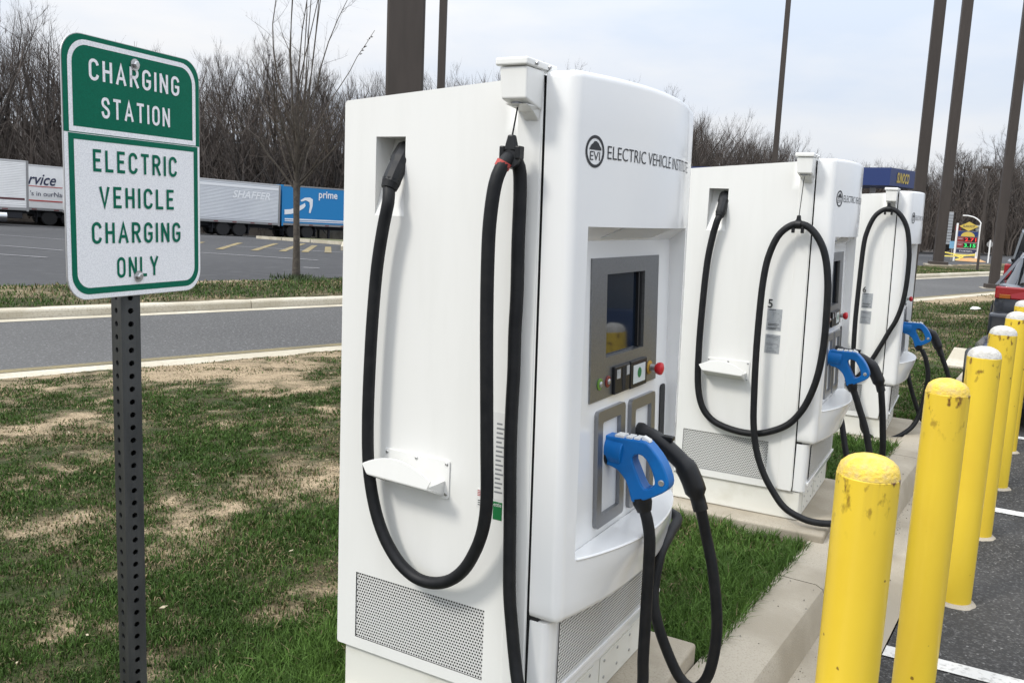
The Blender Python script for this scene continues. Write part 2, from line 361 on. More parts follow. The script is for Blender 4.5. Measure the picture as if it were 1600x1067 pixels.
def gz_np(n):
    n = np.asarray(n); return np.where(n < 5, 0, np.where(n < 9, -.155*(n-5)/4, np.where(n < 13.3, -.17, -.045-.025*(n-13.4)/3.5)))
def turf_cols(x, y, b):
    f = fbm(x, y, 9, 5); g = fbm(x, y, 30, 6)
    thatch = np.stack([.04+.06*g, .034+.048*g, .016+.026*g], -1); green = np.stack([.028+.02*f, .036+.026*f, .012+.01*f], -1)
    sand = np.stack([.21+.30*g, .16+.235*g, .10+.16*g], -1)
    k = np.clip((f-.35)*3, 0, 1)[..., None]; base = thatch*(1-k)+green*k; bb = np.clip(b*1.5-.3+(fbm(x, y, 12, 15)-.5)*1.2, 0, 1)[..., None]
    return base*(1-bb)+sand*bb
def turf_sheet(name, X, Y, keep, zf, cols, amp=.02):
    nx, ny = X.shape; Z = zf+amp*(fbm(X, Y, 3, 11)-.5)*2+amp*.5*(fbm(X, Y, 14, 12)-.5)
    v = np.stack([X, Y, Z], -1).reshape(-1, 3); idx = np.arange(nx*ny).reshape(nx, ny)
    q = np.stack([idx[:-1, :-1], idx[1:, :-1], idx[1:, 1:], idx[:-1, 1:]], -1).reshape(-1, 4); kk = keep.reshape(-1)
    q = q[kk[q].all(1)]
    me = bpy.data.meshes.new(name); me.from_pydata(v.tolist(), [], q.tolist()); me.shade_smooth()
    a = me.color_attributes.new('col', 'FLOAT_COLOR', 'POINT'); c = np.ones((len(v), 4), np.float32); c[:, :3] = cols.reshape(-1, 3); a.data.foreach_set('color', c.ravel())
    me.materials.append(SOIL); o = link(name, me); o['kind'] = 'structure'
    if me.polygons[0].normal.z < 0: me.flip_normals()
    return o
X, Y = np.meshgrid(np.arange(-12, .01, .045), np.arange(-4, 13.6, .045), indexing='ij'); n_ = NV[0]*X+NV[1]*Y; b_ = bare(X, Y)
turf_sheet('grass_verge', X, Y, (n_ < 9.05) & (X-.055*Y < -.9), gz_np(n_), turf_cols(X, Y, b_))
X, Y = np.meshgrid(np.arange(-8, 3.0, .16), np.arange(13.52, 38, .16), indexing='ij'); n_ = NV[0]*X+NV[1]*Y; b_ = bare(X, Y)
turf_sheet('far_grass_verge', X, Y, (n_ < 9.2) & (X-.055*Y < -1.0+.0*Y), gz_np(n_)-.004, turf_cols(X, Y, b_))
NN, TT = np.meshgrid(np.arange(13.5, 17.05, .1), np.arange(-12, 75, .2), indexing='ij'); X = NN*NV[0]+TT*TV[0]; Y = NN*NV[1]+TT*TV[1]
b_ = np.clip((fbm(X, Y, .8, 3)-.45)*1.6, 0, .62)+np.clip((NN-16.4)*1.2, 0, .35)
turf_sheet('grass_strip', X, Y, X < 99, gz_np(NN), turf_cols(X, Y, b_))

def blades(name, x, y, z, h, w, cols, lean=.95):
    n = len(x); a = RNG.uniform(0, 2*np.pi, n); ld = RNG.uniform(0, 2*np.pi, n); ln = RNG.uniform(.15, lean, n)*h*(1+.9*(cols[:, 0] > cols[:, 1]))
    dx, dy = np.cos(a)*w/2, np.sin(a)*w/2; lx, ly = np.cos(ld)*ln, np.sin(ld)*ln
    v = np.empty((n, 5, 3), np.float32)
    v[:, 0] = np.stack([x-dx, y-dy, z-.004], -1); v[:, 1] = np.stack([x+dx, y+dy, z-.004], -1)
    v[:, 2] = np.stack([x+dx*.8+lx*.35, y+dy*.8+ly*.35, z+h*.55], -1); v[:, 3] = np.stack([x-dx*.8+lx*.35, y-dy*.8+ly*.35, z+h*.55], -1)
    v[:, 4] = np.stack([x+lx, y+ly, z+h*np.sqrt(np.clip(1-(ln/h)**2*.6, .2, 1))], -1)
    me = bpy.data.meshes.new(name); me.vertices.add(n*5); me.vertices.foreach_set('co', v.ravel())
    me.loops.add(n*7); me.polygons.add(n*2); base = np.arange(n)[:, None]*5
    me.loops.foreach_set('vertex_index', (base+np.array([0, 1, 2, 3, 3, 2, 4])).astype(np.int32).ravel())
    ls = np.arange(n)[:, None]*7+np.array([0, 4]); me.polygons.foreach_set('loop_start', ls.astype(np.int32).ravel())
    me.polygons.foreach_set('loop_total', np.tile(np.array([4, 3], np.int32), n)); me.update(calc_edges=True); me.validate()
    at = me.color_attributes.new('col', 'FLOAT_COLOR', 'POINT'); c = np.ones((n, 5, 4), np.float32); c[:, :, :3] = cols[:, None, :]; at.data.foreach_set('color', c.ravel())
    me.materials.append(GRASSM); o = link(name, me); o['kind'] = 'stuff'; return o
def blade_cols(x, y, b, lush):
    n = len(x); f = fbm(x, y, 2.2, 51); r = RNG.uniform(0, 1, n)
    g = np.stack([.028+.032*f, .060+.050*f, .010+.010*f], -1)*(RNG.uniform(.6, 1.5, n)[:, None])
    s = np.stack([.21*np.ones(n), .165*np.ones(n), .09*np.ones(n)], -1)*(RNG.uniform(.4, 1.4, n)[:, None])
    g = g*(1+.55*lush)[:, None]
    k = (r < np.clip(.09+.5*b+.8*(fbm(x, y, 1.5, 61)-.5)+.7*(fbm(x, y, 9, 66)-.5), .04, .9)*(1-.75*lush))[:, None]
    return np.where(k, s, g)
def pads_mask(x, y):
    ok = np.ones(len(x), bool)
    for (px, py) in PADS: ok &= ~((x > px-.0) & (x < px+.88) & (y > py-(.05 if py < 2 else .15)) & (y < py+.95))
    return ok
PADS = [(-1.69, 1.972), (-1.531, 4.503), (-1.425, 6.932)]
def lushness(x, y):
    xp = x-.055*y; L = np.exp(-((xp+1.02)/.28)**2)*(y < 7.2)
    for px, py in PADS: L = L+.9*np.exp(-((np.clip(np.abs(x-px-.35)-.6, 0, 9))**2+(np.clip(np.abs(y-py-.4)-.55, 0, 9))**2)/.05)
    L = L+.9*((x > -1.75) & (y > 2.9) & (y < 4.4))*np.clip((fbm(x, y, 3, 77)-.25)*2, 0, 1)
    L = L+.5*np.exp(-((x+3.)**2+(y-3.0)**2)/.8)*fbm(x, y, 3, 71)
    return np.clip(L, 0, 1)
n = 1500000
az = RNG.uniform(rad(-80), rad(5), n); d = 1.4+11.5*RNG.uniform(0, 1, n)**1.25
x = d*np.sin(az); y = d*np.cos(az)
keep = RNG.uniform(0, 1, n) < np.clip(1.25*np.minimum(1, 5.5/d), 0, 1)
nn_ = NV[0]*x+NV[1]*y; keep &= (nn_ < 8.95) & (x-.055*y < -.965)
x, y, d = x[keep], y[keep], d[keep]; b = bare(x, y); lu = lushness(x, y); pm = pads_mask(x, y)
clump = fbm(x, y, 11, 91)
keep = pm & (RNG.uniform(0, 1, len(x)) < np.clip((1.05-1.1*b)*np.clip((clump-.22)*2.6, .2, 1)+.6*lu, .16, 1))
x, y, d, b, lu, clump = x[keep], y[keep], d[keep], b[keep], lu[keep], clump[keep]
h = (RNG.uniform(.006, .030, len(x))*(.45+1.0*clump)+lu*RNG.uniform(.01, .085, len(x)))*(1-.45*b)
w = np.clip(.0020+.0007*d, .0026, .010)*RNG.uniform(.7, 1.3, len(x))
blades('grass', x, y, gz_np(NV[0]*x+NV[1]*y)+.0, h, w, blade_cols(x, y, b, lu))
# strip beyond the ramp and the verge further along the bays
n = 60000
N_ = RNG.uniform(13.6, 16.9, n); T_ = RNG.uniform(-8, 40, n); x = N_*NV[0]+T_*TV[0]; y = N_*NV[1]+T_*TV[1]
b = np.clip((fbm(x, y, .8, 3)-.42)*2, 0, .8); keep = RNG.uniform(0, 1, n) > b*.8; x, y, b, N_ = x[keep], y[keep], b[keep], N_[keep]
blades('strip_grass', x, y, gz_np(N_), RNG.uniform(.03, .075, len(x)), RNG.uniform(.012, .022, len(x)), blade_cols(x, y, b+.15, 0*b))
n = 60000
y = RNG.uniform(13, 33, n); x = RNG.uniform(-5, .9, n); N_ = NV[0]*x+NV[1]*y; b = bare(x, y)
keep = (N_ < 9) & (x-.055*y < -1.06) & (RNG.uniform(0, 1, n) > b*1.15); x, y, b, N_ = x[keep], y[keep], b[keep], N_[keep]
blades('far_verge_grass', x, y, gz_np(N_), RNG.uniform(.02, .055, len(x)), RNG.uniform(.009, .016, len(x)), blade_cols(x, y, b, 0*b))

# ------------------------------------------------------------------ bays: asphalt, kerb, gutter, lines
def rowp(xp, y, z): return (xp+.055*y, y, z)
mb = MB(); mb.quad(rowp(-.50, -14, -.14), rowp(34, -14, -.14), rowp(34, 32, -.14), rowp(-.50, 32, -.14)); struct('parking_asphalt', mb, ASPH)
mb = MB(); mb.quad(rowp(-1.05, 13.2, -.145), rowp(-.49, 13.2, -.145), rowp(-.49, 32, -.145), rowp(-1.05, 32, -.145)); struct('lane_asphalt', mb, ASPH)
mb = MB(); mb.quad(rowp(-.78, -8, -.132), rowp(-.505, -8, -.136), rowp(-.505, 13.2, -.136), rowp(-.78, 13.2, -.132)); struct('gutter', mb, CONC)
kr = tag(link('bay_kerb', None), kind='structure')
b = MB(); Lk = 1.32; g = .003; hk = .17
prof = [(0, 0), (.235, 0), (.215, hk-.045), (.200, hk-.014), (.17, hk), (0, hk)]
b.prism(prof, 1, lambda x, y, k: (x, g+k*(Lk-2*g), y)); kme = b.mesh('kerb_section', CONC, smooth=30)
for i in range(16):
    yy = 3.86-Lk*7+Lk*i
    if yy+Lk > 13.3: break
    o = link('kerb_section', kme, kr, rowp(-.985, yy, -.142), -.055)
for i, (y0, sk) in enumerate([(1.35, 0), (3.74, .06), (6.14, 0), (8.5, 0), (10.9, 0)]):
    mb = MB(); mb.quad(rowp(-.50, y0-.05, -.135), rowp(4.6, y0-.05+sk, -.135), rowp(4.6, y0+.05+sk, -.135), rowp(-.50, y0+.05, -.135)); struct('bay_line', mb, LINEW)
mb = MB(); mb.box(-.60, -.02, 11.3, 13.1, -.1, .035); struct('concrete_slab', mb, CONC2, bevel=.01)

# ------------------------------------------------------------------ lorry park markings
def lotline(name, a, b, w, m):
    (n0, t0), (n1, t1) = a, b; dx, dy = n1-n0, t1-t0; l = math.hypot(dx, dy); ox, oy = -dy/l*w/2, dx/l*w/2; k = max(1, int(l/3)); mb = MB(); vs = []
    for i in range(k+1):
        f = i/k; n, t = n0+dx*f, t0+dy*f
        for sgn in (1, -1):
            x, y, z = NT(n+ox*sgn, t+oy*sgn); vs.append((x, y, z+.012))
    mb.add(vs, [(2*i, 2*i+1, 2*i+3, 2*i+2) for i in range(k)]); o = struct(name, mb, m)
    if o.data.polygons[0].normal.z < 0: o.data.flip_normals()
for a, b2 in [((31.2, 6.9), (28.4, 8.0)), ((26.2, 5.8), (24.8, 6.6)), ((27.9, 12.0), (23.6, 13.8)), ((34.3, 15.7), (28.9, 18.0)), ((41, 9), (36, 11)), ((20.4, 11.5), (20.1, 11.8)), ((50, 2), (44, 4.5))]: lotline('lot_line', a, b2, .13, LINEL)
for a, b2 in [((29.8, 14.8), (38.6, 20.3)), ((29.4, 15.7), (39.9, 22.5)), ((29.0, 16.4), (36.9, 21.4)), ((28.7, 17.2), (35.2, 21.1)), ((30.5, 13.8), (38.4, 18.4)), ((31, 12.6), (38.4, 16.6)), ((28.6, 18.2), (34.0, 21.6))]: lotline('yellow_hatch', a, b2, .26, LINEY)
# planted island edge in front of the lorries
isl = tag(link('island_kerb', None), kind='structure')
pa, pb = (50.9, 25.6), (30.9, 19.3)
IS = [((50.9, 25.6), (39.4, 24.7)), ((39.4, 24.7), (31, 19.4))]
for (a, c) in IS:
    l = math.hypot(c[0]-a[0], c[1]-a[1]); k = int(l/3)
    for i in range(k):
        p = [a[j]+(c[j]-a[j])*(i+.02)/k for j in (0, 1)]; r_ = [a[j]+(c[j]-a[j])*(i+.98)/k for j in (0, 1)]
        d = np.array([r_[0]-p[0], r_[1]-p[1]]); d /= np.hypot(*d); o2 = np.array([-d[1], d[0]])*.2
        B = []
        for s_ in (p, r_): B.append((NT(s_[0], s_[1]), NT(s_[0]+o2[0], s_[1]+o2[1])))
        bt = [B[0][0], B[0][1], B[1][1], B[1][0]]
        mb = MB(); mb.hexa([(x, y, z-.05) for x, y, z in bt], [(x, y, z+.17) for x, y, z in bt]); obj('kerb_section', mb, CONC2, isl)
mb = MB(); vs = [NT(n, t) for n, t in [(50.9, 25.7), (39.4, 24.85), (31.2, 19.6), (33, 25), (38, 32), (50, 33)]]; mb.add([(x, y, z+.15) for x, y, z in vs], [tuple(range(6))]); o = struct('island_grass', mb, mat('island_turf', (.1, .085, .04), 1, col2=(.07, .085, .03), scale=.8))
if o.data.polygons[0].normal.z < 0: o.data.flip_normals()

# ------------------------------------------------------------------ chargers
CW = .88; BS = .062
def lean(lx, lz): return lx-.017*(lz-.9)
def seam(lz): return lean(.648, lz)
def face(ly): tt = ly/CW; return .738+4*BS*tt*(1-tt)
def panel_x(lz): return .700+.042*(1.37-lz)
def fpt(ly, lz, off=0):     # a point on the bulged front cover
    return (lean(face(ly), lz)+off, ly, lz)
def flare(ly, lz):
    if not .062 < ly < .80 or lz > .5751 or lz < .42: return 0
    f = (lz-.42)/.155; return .042*math.sin(math.pi*(ly-.062)/.738)**.8*f*f*(3-2*f)
def ppt(ly, lz, off=0): return (panel_x(lz)+off, ly, lz)
def grille(x0, x1, y0, y1, pitch, r, fn):
    mb = MB(); nx = int((x1-x0)/pitch); ny = int((y1-y0)/pitch); px = (x1-x0)/nx; py = (y1-y0)/ny
    for j in range(ny):
        sh = .5*px*(j % 2)
        for i in range(nx):
            a = x0+i*px+sh; c = min(a+px, x1) if i == nx-1 else a+px; cx = a+px/2; cy = y0+(j+.5)*py; 
            o = [(a, cy-py/2), (cx, cy-py/2), (c, cy-py/2), (c, cy), (c, cy+py/2), (cx, cy+py/2), (a, cy+py/2), (a, cy)]
            inn = [(cx+r*math.cos(rad(t)), cy+r*math.sin(rad(t))) for t in (225, 270, 315, 0, 45, 90, 135, 180)]
            if i == nx-1 and sh: mb.quad(*[fn(*p) for p in [(a, cy-py/2), (c, cy-py/2), (c, cy+py/2), (a, cy+py/2)]]); continue
            ring_strip(mb, o, inn, fn)
        if sh: mb.quad(*[fn(*p) for p in [(x0, y0+j*py), (x0+sh, y0+j*py), (x0+sh, y0+(j+1)*py), (x0, y0+(j+1)*py)]])
    return mb
GR = mat('perforated_sheet', (.66, .66, .64), .45)
def bolts(name, parent, pts, r, h, m, axis='-y'):
    M = {'-y': Matrix.Rotation(rad(90), 4, 'X'), '+x': Matrix.Rotation(rad(90), 4, 'Y')}[axis]; mb = MB(); mb.lathe([(r, 0), (r, h*.6), (r*.7, h)], 8, M); me = mb.mesh(name, m, 30)
    for p in pts: link(name, me, parent, p)

def build_charger():
    t = thing('charging_station', 'x', 'charger')
    def ztop(x): return 1.771+.076*x
    # cabinet with two openings in its side
    RX0, RX1, RZ0, RZ1 = .113, .214, 1.457, 1.672; VX0, VX1, VZ0, VZ1 = .070, .524, .186, .392
    mb = MB(); xs = [0, VX0, RX0, RX1, VX1, None]; zs = [.15, VZ0, VZ1, RZ0, RZ1, None]
    def P(i, j):
        z = zs[j] if zs[j] is not None else None
        x = xs[i] if xs[i] is not None else None
        if z is None: xx = x if x is not None else seam(1.82); return (xx, 0, ztop(xx))
        return (x if x is not None else seam(z), 0, z)
    for yy, flip in ((0, 0), (CW, 1)):
        vs = [(p[0], yy, p[2]) for j in range(6) for i in range(6) for p in [P(i, j)]]; fs = []
        for j in range(5):
            for i in range(5):
                x = xs[i]; 
                if not flip and j == 1 and i in (1, 2, 3): continue
                if not flip and j == 3 and i == 2: continue
                fq = (j*6+i, j*6+i+1, (j+1)*6+i+1, (j+1)*6+i); fs.append(fq[::-1] if flip else fq)
        mb.add(vs, fs)
    xt = seam(1.82); zt = ztop(xt)
    mb.quad((0, 0, ztop(0)), (xt, 0, zt), (xt, CW, zt), (0, CW, ztop(0)))
    mb.quad((0, CW, .15), (0, 0, .15), (0, 0, ztop(0)), (0, CW, ztop(0)))
    mb.quad((0, 0, .15), (0, CW, .15), (seam(.15), CW, .15), (seam(.15), 0, .15))
    me = mb.mesh('cabinet', WHITE)
    import bmesh
    bm = bmesh.new(); bm.from_mesh(me); bmesh.ops.remove_doubles(bm, verts=bm.verts, dist=1e-4); bmesh.ops.recalc_face_normals(bm, faces=bm.faces)
    bm.to_mesh(me); bm.free(); me.shade_smooth(); me.set_sharp_from_angle(angle=rad(50))
    cab = link('cabinet', me, t); bv = cab.modifiers.new('bevel', 'BEVEL'); bv.width = .007; bv.segments = 3; bv.limit_method = 'ANGLE'; bv.angle_limit = rad(40)
    # wedge recess for the cable entry
    mb = MB(); d = .085
    mb.quad((RX0, d, RZ1), (RX0, 0, RZ1), (RX1, 0, RZ1), (RX1, d, RZ1)); mb.quad((RX0, 0, RZ0), (RX1, 0, RZ0), (RX1, d, RZ1), (RX0, d, RZ1))
    mb.add([(RX0, 0, RZ0), (RX0, d, RZ1), (RX0, 0, RZ1)], [(0, 1, 2)]); mb.add([(RX1, 0, RZ0), (RX1, 0, RZ1), (RX1, d, RZ1)], [(0, 1, 2)])
    obj('cable_recess', mb, WHITE, t)
    # raised strip by the seam, dark joint
    mb = MB(); zb, zh = .152, 1.79
    mb.hexa([(.588, -.003, zb), (seam(zb)-.004, -.003, zb), (seam(zb)-.004, .02, zb), (.588, .02, zb)], [(.562, -.003, zh), (seam(zh)-.004, -.003, zh), (seam(zh)-.004, .02, zh), (.562, .02, zh)])
    obj('side_strip', mb, WHITE, t, bevel=.002)
    mb = MB(); mb.hexa([(seam(.16)-.03, .008, .16), (seam(.16)+.03, .008, .16), (seam(.16)+.03, CW-.008, .16), (seam(.16)-.03, CW-.008, .16)], [(seam(1.8)-.03, .008, 1.8), (seam(1.8)+.03, .008, 1.8), (seam(1.8)+.03, CW-.008, 1.8), (seam(1.8)-.03, CW-.008, 1.8)])
    obj('door_gasket', mb, GAP, t)
    # vents
    g = grille(VX0, VX1, VZ0, VZ1, .0088, .0030, lambda x, y: (x, .004, y))
    obj('side_vent', g, GR, t)
    mb = MB(); mb.box(VX0-.003, VX1+.003, .028, .034, VZ0-.003, VZ1+.003); obj('vent_backing', mb, GAP, t)
    # front cover: bulged shell with an opening for the controls
    O0, O1, OZ0, OZ1 = .062, .80, .575, 1.458; r = .034; PZ1 = 1.415
    awn = lambda y: OZ1-.004+.034*math.sin(math.pi*(y-O0)/(O1-O0))
    cx = face(r)-r
    plan = [(.655, 0), (.675, 0)]+[(cx+r*math.sin(rad(a)), r-r*math.cos(rad(a))) for a in range(0, 90, 10)]
    lys = [r+.002, O0, .10, .15, .2, .26, .32, .38, .44, .5, .56, .62, .68, .74, O1, CW-r-.002]
    plan += [(face(y), y) for y in lys]
    plan += [(cx+r*math.sin(rad(a)), CW-r+r*math.cos(rad(a))) for a in range(80, -1, -10)]+[(.675, CW), (.655, CW)]
    rows = [(.408, .022), (.411, .010), (.418, .003), (.43, 0), (.46, 0), (.49, 0), (.52, 0), (.55, 0), (OZ0, 0), (.8, 0), (1.1, 0), (OZ1, 0), (1.55, 0), (1.7, 0), (1.812, 0), (1.822, .002), (1.828, .007), (1.830, .014)]
    mb = MB(); vs = []; k = len(plan)
    for z, ins in rows:
        for (x, y) in plan:
            yy = min(max(y, ins), CW-ins); z = awn(y) if z == OZ1 and O0 <= y <= O1 else z; f_ = max(0, min(1, (x-.655)/.08)); vs.append((lean(max(.655, x-ins*f_), z)+flare(y, z), yy, z+(.006*math.sin(math.pi*y/CW) if z > 1.75 else 0)))
    i0 = plan.index((face(O0), O0)); i1 = plan.index((face(O1), O1)); j0 = 8; j1 = 11; fs = []
    for j in range(len(rows)-1):
        for i in range(k-1):
            if j0 <= j < j1 and i0 <= i < i1: continue
            fs.append((j*k+i, j*k+i+1, (j+1)*k+i+1, (j+1)*k+i))
    fs.append(tuple((len(rows)-1)*k+i for i in range(k))); fs.append(tuple(i for i in range(k-1, -1, -1)))
    mb.add(vs, fs); obj('front_cover', mb, WHITE2, t, smooth=38)
    # recessed control panel with its walls and canopy
    mb = MB(); cols = plan[i0:i1+1]; E = .0
    ly = [p[1] for p in cols]
    ga, gb, gc, gd = [O0, .288, .574, O1], 0, 0, [OZ0, 1.088, 1.322, PZ1]
    for i in range(3):
        for j in range(3):
            if i == 1 and j == 1: continue
            mb.quad(ppt(ga[i], gd[j]), ppt(ga[i+1], gd[j]), ppt(ga[i+1], gd[j+1]), ppt(ga[i], gd[j+1]))
    for a, b2 in zip(ly[:-1], ly[1:]):
        mb.quad(fpt(a, awn(a)), fpt(b2, awn(b2)), ppt(b2, PZ1), ppt(a, PZ1)); mb.quad(fpt(b2, OZ0, flare(b2, OZ0)), fpt(a, OZ0, flare(a, OZ0)), ppt(a, OZ0), ppt(b2, OZ0))
    zz = [OZ0, .8, 1.1, OZ1]
    for a, b2 in zip(zz[:-1], zz[1:]):
        pb2 = min(b2, PZ1); mb.quad(fpt(O0, a), fpt(O0, b2), ppt(O0, pb2), ppt(O0, a)); mb.quad(fpt(O1, b2), fpt(O1, a), ppt(O1, a), ppt(O1, pb2))
    cp = obj('control_panel', mb, WHITE2, t)
    mb = MB(); c0 = OZ1-.002
    fr = [(.18, .2), (.60, .2), (.68, .8), (.18, .8)]
    pts = [(y, f) for y, f in [(.22, .15), (.60, .15), (.66, .72), (.32, .72)]]
    mb.prism(pts, 1, lambda y, f, k: (fpt(y, 0)[0]*f+lean(0, awn(y))*0+panel_x(PZ1)*(1-f)-.017*(awn(y))*f*1.0+.0*k, y, awn(y)*f+PZ1*(1-f)-.003*(1-k)-.0005)); obj('canopy_light', mb, mat('pale_diffuser', (.62, .63, .62), .4), t, bevel=.001)
    # shelf lip under the panel
    mb = MB(); ys = [.066+(.80-.066)*i/24 for i in range(25)]
    ol = [(lean(face(y), OZ0)+flare(y, OZ0)+.003, y) for y in ys]
    il = [(panel_x(OZ0)+.001, y) for y in reversed(ys)]
    mb.prism(ol+il, 1, lambda x, y, k: (x, y, OZ0-.005+.009*k)); obj('shelf', mb, WHITE2, t, bevel=.004, smooth=40)
    # display frame
    dz0, dz1, dy0, dy1 = .972, 1.368, .186, .690; sy0, sy1, sz0, sz1 = .288, .574, 1.088, 1.322
    mb = MB(); cells = [dy0, sy0, sy1, dy1]; zc = [dz0, sz0, sz1, dz1]
    for i in range(3):
        for j in range(3):
            if i == 1 and j == 1: continue
            mb.quad(ppt(cells[i], zc[j], .005), ppt(cells[i+1], zc[j], .005), ppt(cells[i+1], zc[j+1], .005), ppt(cells[i], zc[j+1], .005))
    for a, b2 in (((sy0, sz0), (sy1, sz0)), ((sy1, sz0), (sy1, sz1)), ((sy1, sz1), (sy0, sz1)), ((sy0, sz1), (sy0, sz0))):
        mb.quad(ppt(*a, .005), ppt(*a, -.02), ppt(*b2, -.02), ppt(*b2, .005))
    for a, b2 in (((dy0, dz0), (dy1, dz0)), ((dy1, dz0), (dy1, dz1)), ((dy1, dz1), (dy0, dz1)), ((dy0, dz1), (dy0, dz0))):
        mb.quad(ppt(*b2, .005), ppt(*b2, 0), ppt(*a, 0), ppt(*a, .005))
    dp = obj('display_panel', mb, STEEL, t)
    mb = MB(); mb.hexa([ppt(sy0, sz0, -.03), ppt(sy0, sz0, -.012), ppt(sy1, sz0, -.012), ppt(sy1, sz0, -.03)], [ppt(sy0, sz1, -.03), ppt(sy0, sz1, -.012), ppt(sy1, sz1, -.012), ppt(sy1, sz1, -.03)]); obj('screen', mb, SCREEN, dp)
    mb = MB()
    for a, b2 in ((sy1-.03, sy1-.018), (sy1-.012, sy1-.002)): mb.hexa([ppt(a, sz0+.004, -.012), ppt(b2, sz0+.004, -.012), ppt(b2, sz0+.004, -.004), ppt(a, sz0+.004, -.004)], [ppt(a, sz1-.004, -.012), ppt(b2, sz1-.004, -.012), ppt(b2, sz1-.004, -.004), ppt(a, sz1-.004, -.004)])
    obj('screen_gasket', mb, BOOT, dp)
    def pbox(mb, a, b2, z0, z1, o0, o1): return mb.hexa([ppt(a, z0, o0), ppt(a, z0, o1), ppt(b2, z0, o1), ppt(b2, z0, o0)], [ppt(a, z1, o0), ppt(a, z1, o1), ppt(b2, z1, o1), ppt(b2, z1, o0)])
    cr = obj('card_reader', pbox(MB(), .334, .446, .975, 1.056, .005, .015), BOOT, dp, bevel=.003)
    kp = obj('keypad', pbox(MB(), .456, .588, .972, 1.056, .005, .014), BOOT, dp, bevel=.003)
    obj('card_slot', pbox(MB(), .388, .410, .982, 1.048, .015, .0158), GAP, t)
    for a, b2, z0, z1 in ((.346, .372, 1.02, 1.046), (.418, .440, 1.022, 1.05)): obj('reader_label', pbox(MB(), a, b2, z0, z1, .0155, .0163), LABELG, t)
    obj('keypad_print', pbox(MB(), .474, .570, .986, 1.042, .0145, .0152), mat('pale_print', (.55, .6, .6), .4), t)
    mb = MB(); oo = [(.522+.016*math.cos(a), 1.016+.016*math.sin(a)) for a in np.linspace(0, 2*math.pi, 17)[:-1]]; mb.add([ppt(a, z, .0157) for a, z in oo], [tuple(range(16))]); obj('keypad_symbol', mb, GREENP, t)
    R90 = Matrix.Rotation(rad(90), 4, 'Y')
    def knob(name, y, z, prof, m, par, n=16): mb = MB(); mb.lathe(prof, n, Matrix.Translation(ppt(y, z, .005)) @ R90); return obj(name, mb, m, par, smooth=35)
    b_ = knob('start_button', .247, 1.018, [(.017, 0), (.017, .003), (.013, .004)], GREENL, dp); knob('stop_button', .303, 1.018, [(.017, 0), (.017, .003), (.013, .004)], REDL, dp)
    for yy in (.247, .303): knob('button_cap', yy, 1.018, [(.009, .003), (.009, .006), (.006, .008), (.002, .0085)], BOLT, t)
    em = knob('emergency_stop', .628, 1.016, [(.022, 0), (.022, .003), (.016, .004)], YEL, dp, 20)
    knob('stop_stem', .628, 1.016, [(.012, .006), (.012, .024)], BOLT, t); knob('mushroom_button', .628, 1.016, [(.012, .022), (.018, .028), (.0205, .037), (.019, .043), (.011, .047), (.002, .048)], RED, t, 20)
    # holsters
    for a, b2, z0, z1, a2, b3 in ((.228, .425, .604, .942, 0, 0), (.472, .672, .598, .936, 0, 0)):
        o_ = rrect(a, b2, z0, z1, .014, 4); i_ = rrect(a+.034, b2-.034, z0+.034, z1-.034, .006, 4); mb = MB()
        ring_strip(mb, o_, i_, lambda y, z: ppt(y, z, .013)); ring_strip(mb, i_, i_, lambda y, z: ppt(y, z, .013))
        n = len(o_)
        for P_, q0, q1, fl in ((o_, .013, 0, 1), (i_, .013, -.004, 0)):
            b0 = [ppt(y, z, q0) for y, z in P_]; b1 = [ppt(y, z, q1) for y, z in P_]
            mb.add(b0+b1, [(i, (i+1) % n, n+(i+1) % n, n+i)[::(-1 if fl else 1)] for i in range(n)])
        hf = obj('holster_frame', mb, FRAME, t, smooth=40)
        mb = MB(); ya, yb, za, zb = a+.034, b2-.034, z0+.034, z1-.034
        mb.quad(ppt(ya, za, .0006), ppt(yb, za, .0006), ppt(yb, zb, .0006), ppt(ya, zb, .0006)); obj('holster_back', mb, mat('white_moulding', (.72, .73, .73), .4), hf)
        mb = MB(); mb.lathe([(.030, 0), (.030, .006), (.026, .007)], 18, Matrix.Translation(ppt((a+b2)/2, .80, .0006)) @ R90); obj('holster_socket', mb, BOOT, hf, smooth=35)
    mb = MB(); ps = rrect(.742, .786, .756, .942, .012, 4); mb.prism(ps, 1, lambda y, z, k: ppt(y, z, .0007+.003*k)); obj('light_slot', mb, BOOT, t)
    # lower front panel, grille
    mb = MB(); lx = .722; rr = .03
    pl = [(seam(.3)+.006, .004), (lx-rr, .004)]+[(lx-rr+rr*math.sin(rad(a)), .004+rr-rr*math.cos(rad(a))) for a in range(15, 90, 15)]+[(lx, .034), (lx, CW-.034)]+[(lx-rr+rr*math.sin(rad(a)), CW-.004-rr+rr*math.cos(rad(a))) for a in range(75, -1, -15)]+[(seam(.3)+.006, CW-.004)]
    mb.prism(pl, 1, lambda x, y, k: (x, y, .155+.247*k)); obj('lower_front_panel', mb, WHITE2, t, smooth=30)
    g = grille(.06, .81, .205, .392, .0088, .0030, lambda y, z: (lx+.0065, y, z)); obj('front_vent', g, GR, t)
    mb = MB(); mb.box(lx+.0008, lx+.002, .068, .802, .21, .386); obj('vent_backing', mb, GAP, t)
    mb = MB(); mb.box(lx-.002, lx+.012, .03, CW-.03, .188, .203); obj('vent_ledge', mb, WHITE2, t, bevel=.003)
    # base
    mb = MB(); mb.box(.022, .700, .012, CW-.012, 0, .149); obj('base', mb, PLINTH, t, bevel=.006)
